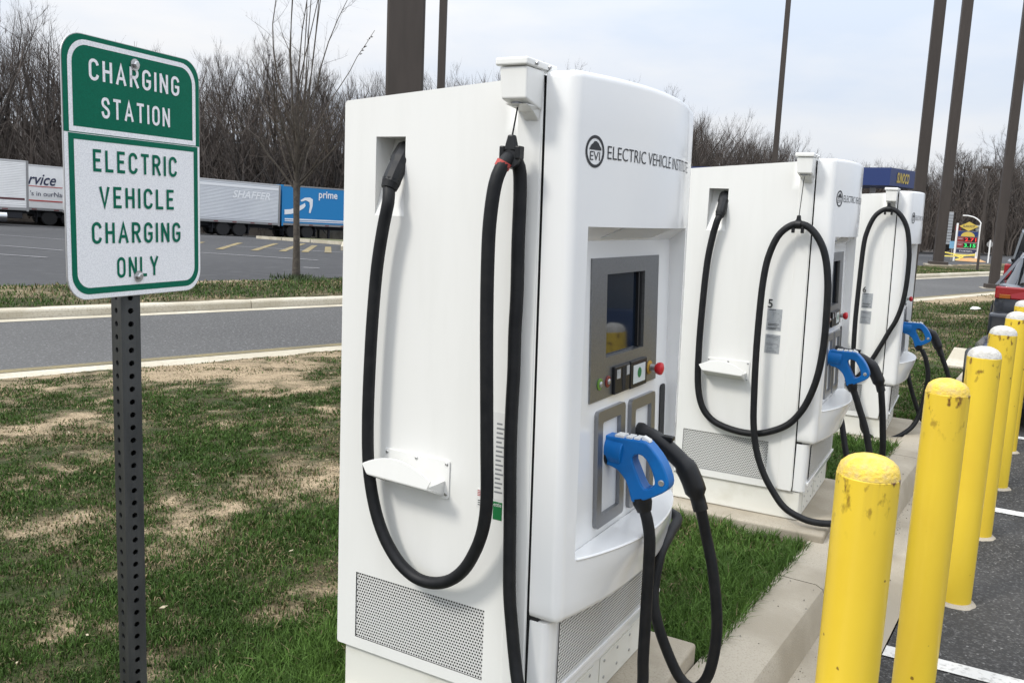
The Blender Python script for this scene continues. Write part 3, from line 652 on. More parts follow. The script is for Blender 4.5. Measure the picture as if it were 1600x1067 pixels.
    for y0, y1 in ((.10, .37), (.42, .69)):
        mb = MB(); mb.box(.7004, .7036, y0, y1, .028, .118); pt = obj('cover_plate', mb, PLINTH, t, bevel=.001)
        bolts('bolt', pt, [(.7036, y, z) for y in (y0+.03, (y0+y1)/2, y1-.03) for z in (.045, .1)], .0055, .003, BOLT, '+x')
    # cable holder bracket
    mb = MB(); mb.prism(rrect(.170, .396, .690-.0, .800-.0, .006, 3), 1, lambda x, z, k: (x, -.0005-.004*(1-k), z)); br = obj('cable_holder', mb, WHITE, t, bevel=.001)
    br.location.z = -.005
    th = .004; lipo = [(.150, .767), (.168, .742), (.376, .735), (.386, .757)]+[(.386+(.150-.386)*f, .757+.010*f+.036*math.sin(math.pi*f)**.85) for f in np.linspace(.06, .97, 14)]
    mb = MB(); mb.prism(lipo, 1, lambda x, z, k: (x, -.084+th*k+.10*(z-.74), z)); obj('holder_lip', mb, WHITE, br, bevel=.001)
    mb = MB(); mb.hexa([(.170, -.083, .740), (.374, -.083, .733), (.376, -.005, .697), (.168, -.005, .704)], [(.170, -.083, .744), (.374, -.083, .737), (.376, -.005, .701), (.168, -.005, .708)]); obj('holder_tray', mb, WHITE, br)
    for x0 in (.372, .172): mb = MB(); mb.add([(x0, -.080, .738), (x0+.002, -.005, .700), (x0+.006, -.005, .742), (x0+.004, -.080, .738), (x0+.006, -.005, .700), (x0+.010, -.005, .742)], [(0, 1, 2), (5, 4, 3), (0, 3, 4, 1), (1, 4, 5, 2), (2, 5, 3, 0)]); obj('holder_cheek', mb, WHITE, br)
    bolts('bolt', br, [(.180, -.0046, .790), (.283, -.0046, .790), (.386, -.0046, .790), (.386, -.0046, .704)], .005, .003, BOLT)
    # hook box at the top of the side
    X0, X1 = .556, .634; bx = thing_part = None
    mb = MB(); mb.hexa([(X0+.006, -.086, 1.752), (X1-.002, -.086, 1.752), (X1-.002, -.001, 1.732), (X0+.006, -.001, 1.732)], [(X0, -.09, 1.828), (X1, -.09, 1.828), (X1, -.001, 1.828), (X0, -.001, 1.828)])
    hb = obj('hook_box', mb, WHITE, t, bevel=.005, seg=3)
    mb = MB(); mb.box(X0-.008, X1+.004, -.098, .06, 1.829, 1.848); obj('box_lid', mb, WHITE, hb, bevel=.005, seg=3)
    bolts('lid_screw', hb, [(X1+.004, -.055, 1.838), (X1+.004, .012, 1.838)], .0055, .006, BOLT, '+x')
    mb = MB(); mb.hexa([(X0+.03, -.030, 1.728), (X1-.010, -.030, 1.728), (X1-.010, -.003, 1.708), (X0+.03, -.003, 1.708)], [(X0+.012, -.080, 1.742), (X1-.004, -.080, 1.742), (X1-.004, -.003, 1.742), (X0+.012, -.003, 1.742)]); obj('box_neck', mb, WHITE, hb, bevel=.003)
    mb = MB(); mb.lathe([(.016, 1.738), (.016, 1.748)], 12, Matrix.Translation((.592, -.055, 0))); obj('wire_grommet', mb, FRAME, hb)
    # entry connector in the recess
    mb = MB(); p = spline([(.188, .045, 1.640), (.190, .015, 1.61), (.190, -.012, 1.575), (.188, -.028, 1.545)], .008); mb.tube(p, [.031 if i < len(p)*.45 else .026 for i in range(len(p))], 10); ec = obj('cable_gland', mb, BOOT, t, smooth=30)
    mb = MB(); mb.tube([(.1882, -.024, 1.553), (.1868, -.034, 1.530)], [.0265, .022], 12); obj('gland_collar', mb, BLACK, ec, smooth=30)
    # lettering on the front cover
    mb = MB(); add_text(mb, 'ELECTRIC VEHICLE INSTITUTE', lambda y, z: fpt(y, z, .0012),   .622, .0335, .128, 1.626, bold=-.006); obj('lettering', mb, INK, t)
    mb = MB(); cy, cz = .076, 1.641
    circ = lambda r_: [(cy+r_*math.cos(a)*.93, cz+r_*math.sin(a)) for a in np.linspace(0, 2*math.pi, 37)[:-1]]
    ring_strip(mb, circ(.040), circ(.0325), lambda y, z: fpt(y, z, .0012))
    cl = [(-.024, .004), (.024, .004), (.024, .009), (.017, .015), (.014, .02), (.006, .025), (-.004, .0255), (-.009, .02), (-.016, .016), (-.020, .010)]
    mb.add([fpt(cy+a, cz+b2, .0013) for a, b2 in cl], [tuple(range(len(cl)))]); add_text(mb, 'EVI', lambda y, z: fpt(y, z, .0013), .040, .022, cy-.020, cz-.022)
    obj('emblem', mb, INK, t)
    return t

def cable(parent, pts, r=.0172, name='charging_cable', n=12):
    mb = MB(); mb.tube(spline(pts, .015), r, n); return obj(name, mb, BLACK, parent, smooth=60)
HND = [(.712,.862),(.742,.858),(.836,.862),(.852,.855),(.891,.816),(.915,.772),(.921,.745),(.911,.727),(.867,.699),(.814,.675),(.809,.689),(.794,.734),(.775,.755),(.756,.769),(.712,.776)]
HIN = [(.803,.806),(.818,.822),(.843,.817),(.866,.784),(.879,.749),(.874,.736),(.852,.722),(.840,.733),(.822,.768)]
def smooth_loop(P, it=2):
    for _ in range(it): P = [p for i in range(len(P)) for p in ((P[i][0]*.75+P[(i+1) % len(P)][0]*.25, P[i][1]*.75+P[(i+1) % len(P)][1]*.25), (P[i][0]*.25+P[(i+1) % len(P)][0]*.75, P[i][1]*.25+P[(i+1) % len(P)][1]*.75))]
    return P
import bmesh
def connector(t, ly, dx=0, blue=True):
    c = obj('charging_connector', MB().box(0, .001, 0, .001, 0, .001), BLUE, t); 
    # body plate with a grip opening: outline triangulated round the hole
    bm = bmesh.new(); o_ = smooth_loop(HND, 1); i_ = smooth_loop(HIN, 1)
    ed = []
    for P in (o_, i_):
        vv = [bm.verts.new((x+dx, ly-.026, z)) for x, z in P]; ed += [bm.edges.new((vv[i], vv[(i+1) % len(vv)])) for i in range(len(vv))]
    bmesh.ops.triangle_fill(bm, edges=ed, use_beauty=True); geo = bmesh.ops.extrude_face_region(bm, geom=bm.faces[:])
    bmesh.ops.translate(bm, vec=(0, .052, 0), verts=[v for v in geo['geom'] if isinstance(v, bmesh.types.BMVert)])
    bmesh.ops.recalc_face_normals(bm, faces=bm.faces); me = c.data; me.clear_geometry(); bm.to_mesh(me); bm.free()
    me.shade_smooth(); me.set_sharp_from_angle(angle=rad(40)); bv = c.modifiers.new('bevel', 'BEVEL'); bv.width = .011; bv.segments = 3; bv.limit_method = 'ANGLE'; bv.angle_limit = rad(50)
    mb = MB(); mb.tube([(.706+dx, ly, .819), (.775+dx, ly, .814)], [.040, .041], 18); obj('nozzle_barrel', mb, BLUE, c, smooth=40, bevel=.003)
    mb = MB()
    for a, b2 in ((.748, .775), (.783, .800), (.806, .822)): mb.box(a+dx, b2+dx, ly-.020, ly+.020, .858, .8655)
    obj('grip_label', mb, LABELW, c)
    mb = MB(); mb.hexa([(.825+dx, ly-.012, .860), (.852+dx, ly-.012, .855), (.852+dx, ly+.012, .855), (.825+dx, ly+.012, .860)], [(.829+dx, ly-.01, .872), (.850+dx, ly-.01, .863), (.850+dx, ly+.01, .863), (.829+dx, ly+.01, .872)]); obj('release_latch', mb, LABELW, c, bevel=.002)
    mb = MB(); mb.lathe([(.009, 0), (.009, .002), (.006, .003)], 12, Matrix.Translation((.898+dx, ly-.026, .752)) @ Matrix.Rotation(rad(90), 4, 'X')); obj('grip_screw', mb, BOLT, c)
    mb = MB(); mb.tube([(.832+dx, ly, .692), (.838+dx, ly, .674), (.845+dx, ly, .652)], [.029, .028, .021], 14); obj('cable_boot', mb, BOOT, c, smooth=35)
    return c
def black_connector(t, pts, dx=0):
    P = spline(pts, .012); k = len(P); R = []
    for i in range(k):
        f = i/(k-1); R.append(.034 if f < .12 else (.027 if f < .55 else (.033 if f < .86 else .023)))
    mb = MB(); mb.tube(P, R, 14); c = obj('charging_connector', mb, BOOT, t, smooth=50)
    a = P[int(k*.34)]; mb = MB(); mb.box(a.x-.018, a.x+.022, a.y-.014, a.y+.014, a.z+.022, a.z+.036); obj('release_latch', mb, BOOT, c, bevel=.003)
    return c
def clip(t, x, y, z, zt, along='x'):
    mb = MB(); mb.tube([(x-.005+.012, -.055, 1.745), (x, y, zt+.04)], .0022, 6); obj('hook_wire', mb, BOOT, t)
    z = z-.008
    mb = MB(); mb.hexa([(x-.017, y-.012, z+.014), (x+.017, y-.012, z+.014), (x+.017, y+.012, z+.014), (x-.017, y+.012, z+.014)], [(x-.008, y-.009, zt+.045), (x+.008, y-.009, zt+.045), (x+.008, y+.009, zt+.045), (x-.008, y+.009, zt+.045)])
    c = obj('cable_clip', mb, BOOT, t, bevel=.004)
    dv = Vector((.3, -1, .1)) if along == 'y' else Vector((1, 0, 0)); o = Vector((x, y, zt-.014 if along == 'y' else zt)); mb = MB(); mb.tube([o-dv*.013, o+dv*.013], .0225, 16); obj('clamp_ring', mb, BOOT, c, smooth=40)
    for s in (-1, 1):
        mb = MB(); mb.box(x+s*.022-.007, x+s*.022+.007, y-.012, y+.014, z-.006, z+.026); obj('clip_lug', mb, BOOT, c, bevel=.003)
    return c

C1 = build_charger(); C2 = copy_tree(C1); C3 = copy_tree(C1)
for c, loc, rz, lab in ((C1, (-1.69, 1.972, .095), 0, 'nearest white charging station, a large blue handled plug and double hanging cable on it'),
                        (C2, (-1.531, 4.503, .069), .023, 'middle white charging station numbered 5, with a looped black cable'),
                        (C3, (-1.425, 6.932, .015), .03, 'farthest white charging station numbered 6, past the middle one')):
    c.location = loc; c.rotation_euler[2] = rz; tag(c, lab, 'charger', 'white charging stations in a row along the kerb')
# cables of the nearest station
h1 = [(.1868,-.034,1.530),(.196,-.047,1.495),(.179,-.047,1.417),(.162,-.047,1.311),(.15,-.047,1.167),(.144,-.047,1.039),(.141,-.047,.91),(.143,-.047,.798),(.15,-.047,.723),(.166,-.047,.65),(.188,-.047,.588),(.22,-.047,.532),(.267,-.047,.482),(.324,-.047,.454),(.385,-.05,.455),(.442,-.053,.479),(.488,-.058,.522),(.521,-.062,.577),(.545,-.067,.636),(.558,-.072,.695),(.563,-.078,.766),(.562,-.085,.869),(.560,-.09,.972),(.557,-.096,1.106),(.555,-.1,1.206),(.555,-.106,1.337),(.557,-.108,1.451),(.566,-.104,1.547),(.577,-.088,1.596),(.586,-.062,1.617)]
h1b = [(.592,-.036,1.593),(.595,-.03,1.533),(.596,-.03,1.406),(.599,-.03,1.276),(.598,-.03,1.178),(.6,-.03,1.078),(.599,-.03,.977),(.6,-.03,.874),(.604,-.03,.771),(.609,-.03,.667),(.614,-.032,.562),(.62,-.034,.474),(.633,-.036,.387),(.649,-.04,.301),(.668,-.05,.239),(.70,-.06,.15),(.75,-.05,.06),(.82,.02,.022),(.875,.15,.022),(.89,.28,.05),(.876,.335,.131),(.872,.335,.206),(.871,.335,.305),(.87,.335,.403),(.869,.335,.5),(.866,.335,.577),(.854,.335,.631),(.842,.335,.66)]
cable(C1, h1+h1b)
clip(C1, .586, -.066, 1.624, 1.624, 'y')
mb = MB(); mb.tube([(.572, -.088, 1.588), (.578, -.084, 1.603)], .0195, 12); obj('cable_marker', mb, mat('red_tape', (.45, .06, .05), .5), C1, smooth=40)
connector(C1, .335)
black_connector(C1, [(.706,.565,.815),(.752,.56,.816),(.795,.56,.801),(.842,.56,.772),(.882,.56,.739),(.909,.56,.696),(.927,.56,.653),(.942,.56,.612)])
cable(C1, [(.940,.56,.622),(.961,.58,.522),(.983,.58,.445),(1.003,.58,.346),(1.015,.58,.245),(1.012,.58,.15),(.995,.58,.07),(.958,.58,.025),(.908,.58,.050),(.856,.58,.136),(.82,.58,.222),(.798,.6,.292),(.79,.66,.40),(.785,.76,.44),(.77,.87,.46),(.70,.93,.48),(.62,.935,.7),(.60,.93,1.2),(.59,.93,1.58)])
cable(C1, [(.59,.93,1.58),(.585,.955,1.62),(.575,.99,1.55),(.56,.99,1.1),(.53,.97,.6),(.4,.95,.45),(.24,.94,.55),(.16,.93,.9),(.17,.92,1.45)])
# middle station
def loop_cables(C, dz, seg2, blue_dx, pl):
    zc = 1.507+dz
    a = [(.1868,-.034,1.530),(.179,-.042,1.51),(.16,-.04,1.425),(.143,-.04,1.293),(.135,-.04,1.092),(.133,-.04,.855),(.141,-.036,.651),(.171,-.032,.534),(.224,-.03,.472),(.295,-.03,.442),(.38,-.03,.428),(.462,-.03,.431),(.541,-.03,.457),(.617,-.032,.503),(.673,-.034,.574),(.712,-.036,.662),(.741,-.04,.779),(.755,-.045,.925),(.755,-.05,1.083)]
    b = [(.747,-.053,1.239),(.724,-.056,1.362),(.686,-.06,1.444),(.636,-.062,1.496),(.587,-.064,1.509),(.542,-.066,1.494),(.494,-.07,1.443),(.458,-.073,1.34),(.443,-.075,1.217)]
    if dz:
        a = [(x, y, z if x < .3 or z < .45 else z+.24*min(1, max(0, (z-.428)/.1))) for x, y, z in a]
        a = [(x, y, z+(.17 if x > .5 and z > .5 else 0)) if False else (x, y, z) for x, y, z in a]
        b = [(x, y, z+dz) for x, y, z in b]
    c = [(.439,-.078,1.056),(.44,-.08,.86),(.447,-.08,.663),(.457,-.08,.497),(.481,-.08,.366),(.523,-.08,.255)]
    cable(C, a+b+c+seg2)
    clip(C, .586, -.064, zc-.028, zc)
loop_cables(C2, 0, [(.579,-.08,.164),(.649,-.08,.085),(.741,-.075,.045),(.819,-.065,.036),(.90,-.02,.036),(1.0,.1,.02),(1.03,.25,.06),(.995,.335,.25),(.977,.335,.344),(.947,.335,.46),(.909,.335,.558),(.885,.335,.62),(.866,.335,.664)], .022, None)
connector(C2, .335, .022)
black_connector(C2, [(.72,.56,.82),(.785,.56,.82),(.85,.56,.805),(.895,.56,.785),(.925,.56,.76),(.945,.56,.725),(.968,.56,.68),(.985,.56,.63)])
cable(C2, [(.984,.56,.635),(1.0,.56,.53),(1.012,.56,.43),(1.024,.56,.309),(1.02,.57,.19),(.99,.6,.08),(.94,.68,.03),(.86,.78,.04),(.80,.86,.2),(.74,.93,.4),(.64,.93,.7),(.60,.93,1.2),(.59,.93,1.5)])
loop_cables(C3, .19, [(.55,-.085,.16),(.57,-.05,.06),(.63,.02,.0),(.70,.1,-.025),(.80,.2,.0),(.89,.28,.084),(.93,.32,.221),(.946,.335,.363),(.948,.335,.477),(.918,.335,.597),(.885,.335,.66)], .024, None)
connector(C3, .335, .024)
black_connector(C3, [(.72,.56,.82),(.785,.56,.82),(.85,.56,.805),(.895,.56,.785),(.935,.56,.765),(.96,.56,.725),(.995,.56,.653),(1.02,.56,.60)])
cable(C3, [(1.018,.56,.604),(1.072,.56,.476),(1.10,.57,.36),(1.09,.6,.2),(1.02,.66,.05),(.93,.74,.04),(.84,.75,.23),(.79,.76,.38),(.74,.93,.5),(.64,.93,.7),(.60,.93,1.2),(.59,.93,1.5)])
# stickers: number and plaques on two of them, paper labels on the nearest
for C, num in ((C2, '5'), (C3, '6')):
    mb = MB(); add_text(mb, num, lambda x, z: (x, -.0035, z), .024, .044, .461, 1.083, bold=.012); obj('number', mb, INK, C)
    for x0, x1, z0, z1 in ((.461, .535, .969, 1.079), (.462, .536, .852, .948)):
        mb = MB(); mb.prism([(x0, z0), (x1, z0), (x1, z1), (x0, z1)], 1, lambda x, z, k: (x, -.0012*(1-k)-.0002, z)); pq = obj('plaque', mb, LABELG, C)
        mb = MB()
        for k, (w_, zz) in enumerate([(.5, .95), (.8, .30), (.7, .24), (.85, .12), (.6, .07)] if z0 > .9 else [(.8, .9), (.7, .84), (.8, .5), (.5, .44), (.75, .12)]):
            a = x0+(x1-x0)*.1; mb.quad(*[(xx, -.0018, z0+(z1-z0)*zz+h_) for xx, h_ in ((a, -.0015), (a+(x1-x0)*w_*.95, -.0015), (a+(x1-x0)*w_*.95, .0015), (a, .0015))])
        obj('plaque_print', mb, INKG if z0 < .9 else INK, pq)
mb = MB(); mb.prism([(.500, .715), (.572, .715), (.572, .955), (.500, .955)], 1, lambda x, z, k: (x, -.0008*(1-k)-.0002, z)); st = obj('warning_sticker', mb, LABELW, C1)
mb = MB()
for i in range(16):
    z = .735+i*.0125; w_ = (.9, .7, .85, .6)[i % 4]
    for a in (.504, .540): mb.quad((a, -.0015, z), (a+.028*w_, -.0015, z), (a+.028*w_, -.0015, z+.0045), (a, -.0015, z+.0045))
obj('sticker_print', mb, INKG, st)
mb = MB(); mb.prism([(.538, .660), (.566, .660), (.566, .710), (.538, .710)], 1, lambda x, z, k: (x, -.0008*(1-k)-.0002, z)); gs = obj('green_sticker', mb, GREENP, C1)
mb = MB(); add_text(mb, 'ettle', lambda x, z: (x, -.0015, z), .024, .011, .540, .697); obj('sticker_print', mb, LABELW, gs)
mb = MB(); mb.prism([(.486, .683), (.526, .683), (.526, .735), (.486, .735)], 1, lambda x, z, k: (x, -.0012*(1-k)-.0002, z)); fs_ = obj('flag_sticker', mb, LABELW, C1)
mb = MB()
for i in range(4): mb.quad((.488, -.0019, .716+i*.0045), (.508, -.0019, .716+i*.0045), (.508, -.0019, .7182+i*.0045), (.488, -.0019, .7182+i*.0045))
obj('sticker_print', mb, mat('red_print', (.42, .03, .04), .5), fs_)
mb = MB()
for i in range(3): mb.quad((.490, -.0019, .690+i*.006), (.514, -.0019, .690+i*.006), (.514, -.0019, .6925+i*.006), (.490, -.0019, .6925+i*.006))
obj('sticker_print', mb, INK, fs_)
# concrete pads
for c, lab in ((C1, 'concrete pad under the nearest charging station'), (C2, 'concrete pad under the middle charging station'), (C3, 'concrete pad under the farthest charging station')):
    mb = MB(); mb.box(.0 if c is C1 else -.10, .855, -.05 if c is C1 else -.14, CW+.05, -.20, -.002); o = obj('concrete_pad', mb, CONC, None, bevel=.012, seg=3, loc=c.location, rz=c.rotation_euler[2]); tag(o, lab, 'concrete pad', 'concrete pads under the charging stations')

# ------------------------------------------------------------------ sign
def sgn_root():
    yaw = 1.716; ang = yaw
    t = thing('charging_sign', 'green and white charging station sign on a perforated metal post', 'sign', (-1.444, 1.102, 1.619), yaw)
    w, h = .332, .457
    X = lambda x: (x/.305-.5)*w     # from the 305 mm layout
    Y = lambda y: y-h/2
    mb = MB(); out_ = rrect(X(0), X(.305), Y(0), Y(h), .042, 8); mb.prism(out_, 1, lambda x, y, k: (x, .002-.002*k, y)[0:1]+(.0022*(1-k), y)); obj('sign_plate', mb, ALU, t)
    pl = lambda d: (lambda x, y, dz=0: (x, -.0004-d-dz, y))
    def face(name, pts, d, m):
        mb = MB(); mb.add([pl(d)(*p) for p in pts], [tuple(range(len(pts)))]); return obj(name, mb, m, t)
    def stroke(name, pts, inn, d, m, closed=True):
        mb = MB(); n = len(pts); vs = [pl(d)(*p) for p in pts]+[pl(d)(*p) for p in inn]; mb.add(vs, [(i, (i+1) % n, n+(i+1) % n, n+i) for i in range(n if closed else n-1)]); return obj(name, mb, m, t)
    e = .0012
    face('white_panel', rrect(X(0)+e, X(.305)-e, Y(0)+e, Y(h)-e, .041, 8), 0, SIGNW)
    yb = Y(.290)
    top = [(X(.305)-e, yb)]+[(p[0], p[1]) for p in rrect(X(0)+e, X(.305)-e, Y(0)+e, Y(h)-e, .041, 8) if p[1] > yb]+[(X(0)+e, yb)]
    face('green_panel', top, .0003, SIGNG)
    # white line round the upper panel: arch and foot
    a0, a1, w_ = X(.011), X(.294), .0088; arch_o = [(a1, yb+.0015)]+[p for p in rrect(a0, a1, yb-.2, Y(.4475), .040, 8) if p[1] > yb+.01]+[(a0, yb+.0015)]
    arch_i = [(a1-w_, yb+.0015)]+[p for p in rrect(a0+w_, a1-w_, yb-.2, Y(.4475)-w_, .032, 8) if p[1] > yb+.01]+[(a0+w_, yb+.0015)]
    stroke('white_border', arch_o, arch_i, .0006, SIGNW, False)
    face('white_divider', [(a0+w_, yb+.0015), (a1-w_, yb+.0015), (a1-w_, yb+.0105), (a0+w_, yb+.0105)], .0006, SIGNW)
    # green line round the lower panel
    g0, g1 = X(.009), X(.299); o_ = rrect(g0, g1, Y(.0095), yb-.0012, .036, 8); i_ = rrect(g0+.0105, g1-.0105, Y(.0195), yb-.0100, .028, 8)
    # square upper corners
    o_ = [p for p in o_ if p[1] < yb-.045]; i_ = [p for p in i_ if p[1] < yb-.045]
    half = lambda P, xr, xl, yt: sorted([p for p in P if p[0] >= 0], key=lambda p: -p[1]-p[0]*.0)[0:0]
    def uborder(x0, x1, y0, y1, r): 
        P = [(x1, y1)]; 
        P += [(x1-r+r*math.cos(rad(-a)), y0+r+r*math.sin(rad(-a))) for a in range(0, 91, 10)]
        P += [(x0+r+r*math.cos(rad(-a)), y0+r+r*math.sin(rad(-a))) for a in range(90, 181, 10)]
        return P+[(x0, y1)]
    stroke('green_border', uborder(g0, g1, Y(.0095), yb-.0012, .037), uborder(g0+.0115, g1-.0115, Y(.0210), yb-.0112, .027), .0003, SIGNG)
    for wd_, xa, xb, ya, yb2, m_ in (('CHARGING', .052, .252, .382, .419, SIGNW), ('STATION', .0755, .228, .320, .3565, SIGNW), ('ELECTRIC', .056, .244, .226, .265, SIGNG), ('VEHICLE', .067, .236, .1625, .201, SIGNG), ('CHARGING', .050, .251, .0985, .1375, SIGNG), ('ONLY', .101, .195, .035, .0735, SIGNG)):
        mb = MB(); stroke_text(mb, wd_, X(xa), X(xb), Y(ya), Y(yb2), pl(.0006), .168, .24); obj('lettering', mb, m_, t)
    M = Matrix.Rotation(rad(90), 4, 'X')
    for y in (.424, .036):
        mb = MB(); mb.lathe([(.0105, 0), (.0105, .002)], 16, M); mb.lathe([(.0072, .002), (.0072, .006), (.005, .008)], 6, M); b = obj('bolt', mb, BOLT, t, smooth=30); b.location = (X(.148), -.001, Y(y))
    # perforated square post: every hole is a real one
    a = .038; ptch = .0254; zt = Y(.36)+.0; zbot = -1.72; mb = MB(); r = .0058; wall = .003; yawp = rad(-9.4)-yaw+rad(90); cz = MB()
    nh = int((zt-zbot)/ptch)
    for f in range(4):
        R = Matrix.Translation((X(.148)-.001, .031, 0)) @ Matrix.Rotation(yawp+f*math.pi/2, 4, 'Z')
        fn = lambda x, z: tuple(R @ Vector((x, -a/2, z))); fi = lambda x, z: tuple(R @ Vector((x, -a/2+wall, z)))
        for i in range(nh):
            z0 = zbot+i*ptch; c = z0+ptch/2; h_ = a/2
            o = [(-h_, z0), (0, z0), (h_, z0), (h_, c), (h_, z0+ptch), (0, z0+ptch), (-h_, z0+ptch), (-h_, c)]
            inn = [(r*math.cos(rad(q_)), c+r*math.sin(rad(q_))) for q_ in (225, 270, 315, 0, 45, 90, 135, 180)]
            ring_strip(mb, o, inn, fn)
            mb.add([fn(*p) for p in inn]+[fi(*p) for p in inn], [(k, (k+1) % 8, 8+(k+1) % 8, 8+k) for k in range(8)])
    obj('post', mb, POST, t)
    return t
sgn_root()

# ------------------------------------------------------------------ bollards
def yellow_paint(name, seed):
    m = bpy.data.materials.new(name); m.use_nodes = True; t = m.node_tree; b = t.nodes['Principled BSDF']; b.inputs['Roughness'].default_value = .38; b.inputs['Coat Weight'].default_value = .15
    co = t.nodes.new('ShaderNodeTexCoord'); sp = t.nodes.new('ShaderNodeSeparateXYZ'); t.links.new(co.outputs['Object'], sp.inputs[0])
    def nz(s, d, st=None):
        n = t.nodes.new('ShaderNodeTexNoise'); n.inputs['Scale'].default_value = s; n.inputs['Detail'].default_value = d
        mp = t.nodes.new('ShaderNodeMapping'); mp.inputs['Location'].default_value = (seed*3.1, seed*1.7, 0); mp.inputs['Scale'].default_value = st or (1, 1, 1); t.links.new(co.outputs['Object'], mp.inputs[0]); t.links.new(mp.outputs[0], n.inputs['Vector']); return n.outputs['Fac']
    def ramp(f, p0, p1, c0, c1): 
        r = t.nodes.new('ShaderNodeValToRGB'); e = r.color_ramp.elements; e[0].position = p0; e[1].position = p1; e[0].color = (*c0, 1); e[1].color = (*c1, 1); t.links.new(f, r.inputs['Fac']); return r.outputs['Color']
    def math_(op, a, v): 
        n = t.nodes.new('ShaderNodeMath'); n.operation = op; t.links.new(a, n.inputs[0])
        if isinstance(v, (int, float)): n.inputs[1].default_value = v
        else: t.links.new(v, n.inputs[1])
        return n.outputs[0]
    base = ramp(nz(5, 6, (1, 1, .5)), .4, .75, (.79, .565, .042), (.74, .51, .04))
    mx = t.nodes.new('ShaderNodeMixRGB'); mx.inputs['Color2'].default_value = (.13, .05, .012, 1)
    up = t.nodes.new('ShaderNodeMapRange'); up.inputs['From Min'].default_value = 1.00; up.inputs['From Max'].default_value = 1.135; t.links.new(sp.outputs['Z'], up.inputs['Value'])
    f1 = math_('MULTIPLY', ramp(nz(34, 5, (1, 1, .55)),   .565, .66, (0, 0, 0), (1, 1, 1)), up.outputs[0])
    f2 = ramp(nz(26, 2), .75, .775, (0, 0, 0), (.8, .8, .8))
    add = math_('MAXIMUM', f1, f2); t.links.new(add, mx.inputs['Fac']); t.links.new(base, mx.inputs['Color1'])
    mx2 = t.nodes.new('ShaderNodeMixRGB'); mx2.inputs['Color2'].default_value = (.40, .25, .05, 1); t.links.new(mx.outputs[0], mx2.inputs['Color1'])
    f3 = math_('MULTIPLY', ramp(nz(16, 3, (1, 1, .05)), .58, .72, (0, 0, 0), (.55, .55, .55)), up.outputs[0]); t.links.new(f3, mx2.inputs['Fac'])
    t.links.new(mx2.outputs[0], b.inputs['Base Color'])
    bp = t.nodes.new('ShaderNodeBump'); bp.inputs['Strength'].default_value = .12; bp.inputs['Distance'].default_value = .003; t.links.new(nz(40, 3), bp.inputs['Height']); t.links.new(bp.outputs[0], b.inputs['Normal'])
    return m
CAPY = mat('yellow_concrete_cap', (.78, .55, .075), .9, col2=(.62, .46, .17), scale=45, bump=.8, bscale=120, bdist=.006)
CAPG = mat('bare_concrete_cap', (.60, .59, .56), .9, col2=(.48, .46, .42), scale=45, bump=.8, bscale=120, bdist=.006)
BL = [(-.245, 2.15, 'yellow bollard nearest the camera, rust specks under its yellow dome'), (-.155, 3.32, 'second yellow bollard in the row, yellow dome with a rust streak'),
      (-.078, 4.46, 'third yellow bollard in the row, first with a whitish concrete cap'), (-.020, 5.55, 'fourth yellow bollard in the row, whitish cap, right behind the third'),
      (.048, 6.72, 'fifth yellow bollard in the row, standing in front of the dark car'), (.095, 7.92, 'farthest yellow bollard of the row, at the edge of the picture')]
for i, (x, y, lab) in enumerate(BL):
    t = thing('bollard', lab, 'bollard', (x, y, -.139), 0, 'yellow bollards along the charging bays')
    hgt = (1.150, 1.172, 1.165, 1.165, 1.16, 1.16)[i]; mb = MB(); R = .0705
    mb.lathe([(R, -.02), (R, .3), (R, .7), (R, hgt-.004), (R-.004, hgt)], 40); obj('pipe', mb, yellow_paint('yellow_bollard_paint.%d' % i, i), t, smooth=40)
    # rough poured dome
    vs = []; n = 36; prof = [(R-.001, hgt-.002), (R-.003, hgt+.008), (R*.9, hgt+.021), (R*.72, hgt+.033), (R*.5, hgt+.041), (R*.25, hgt+.0455), (.004, hgt+.047)]
    for r_, z in prof:
        for k in range(n):
            a = 2*math.pi*k/n; w = mnoise.noise(Vector((math.cos(a)*r_*38+i*9, math.sin(a)*r_*38, z*20)))*.0028
            vs.append((math.cos(a)*(r_+w*.4), math.sin(a)*(r_+w*.4), z+w))
    mb = MB(); mb.add(vs, [(a*n+k, a*n+(k+1) % n, (a+1)*n+(k+1) % n, (a+1)*n+k) for a in range(len(prof)-1) for k in range(n)]+[tuple((len(prof)-1)*n+k for k in range(n))]); obj('cap', mb, CAPY if i < 2 else CAPG, t, smooth=60)
    mb = MB(); vs = []
    for r_, z in ((.071, .012), (.084, .006), (.097, -.004)):
        for k in range(24):
            a = 2*math.pi*k/24; w = 1+.12*mnoise.noise(Vector((math.cos(a)*2+i*5, math.sin(a)*2, 0))); vs.append((math.cos(a)*r_*(w if r_ > .08 else 1), math.sin(a)*r_*(w if r_ > .08 else 1), z))
    mb.add(vs, [(a*24+k, a*24+(k+1) % 24, (a+1)*24+(k+1) % 24, (a+1)*24+k) for a in range(2) for k in range(24)]); obj('footing', mb, CONC, t, smooth=60)

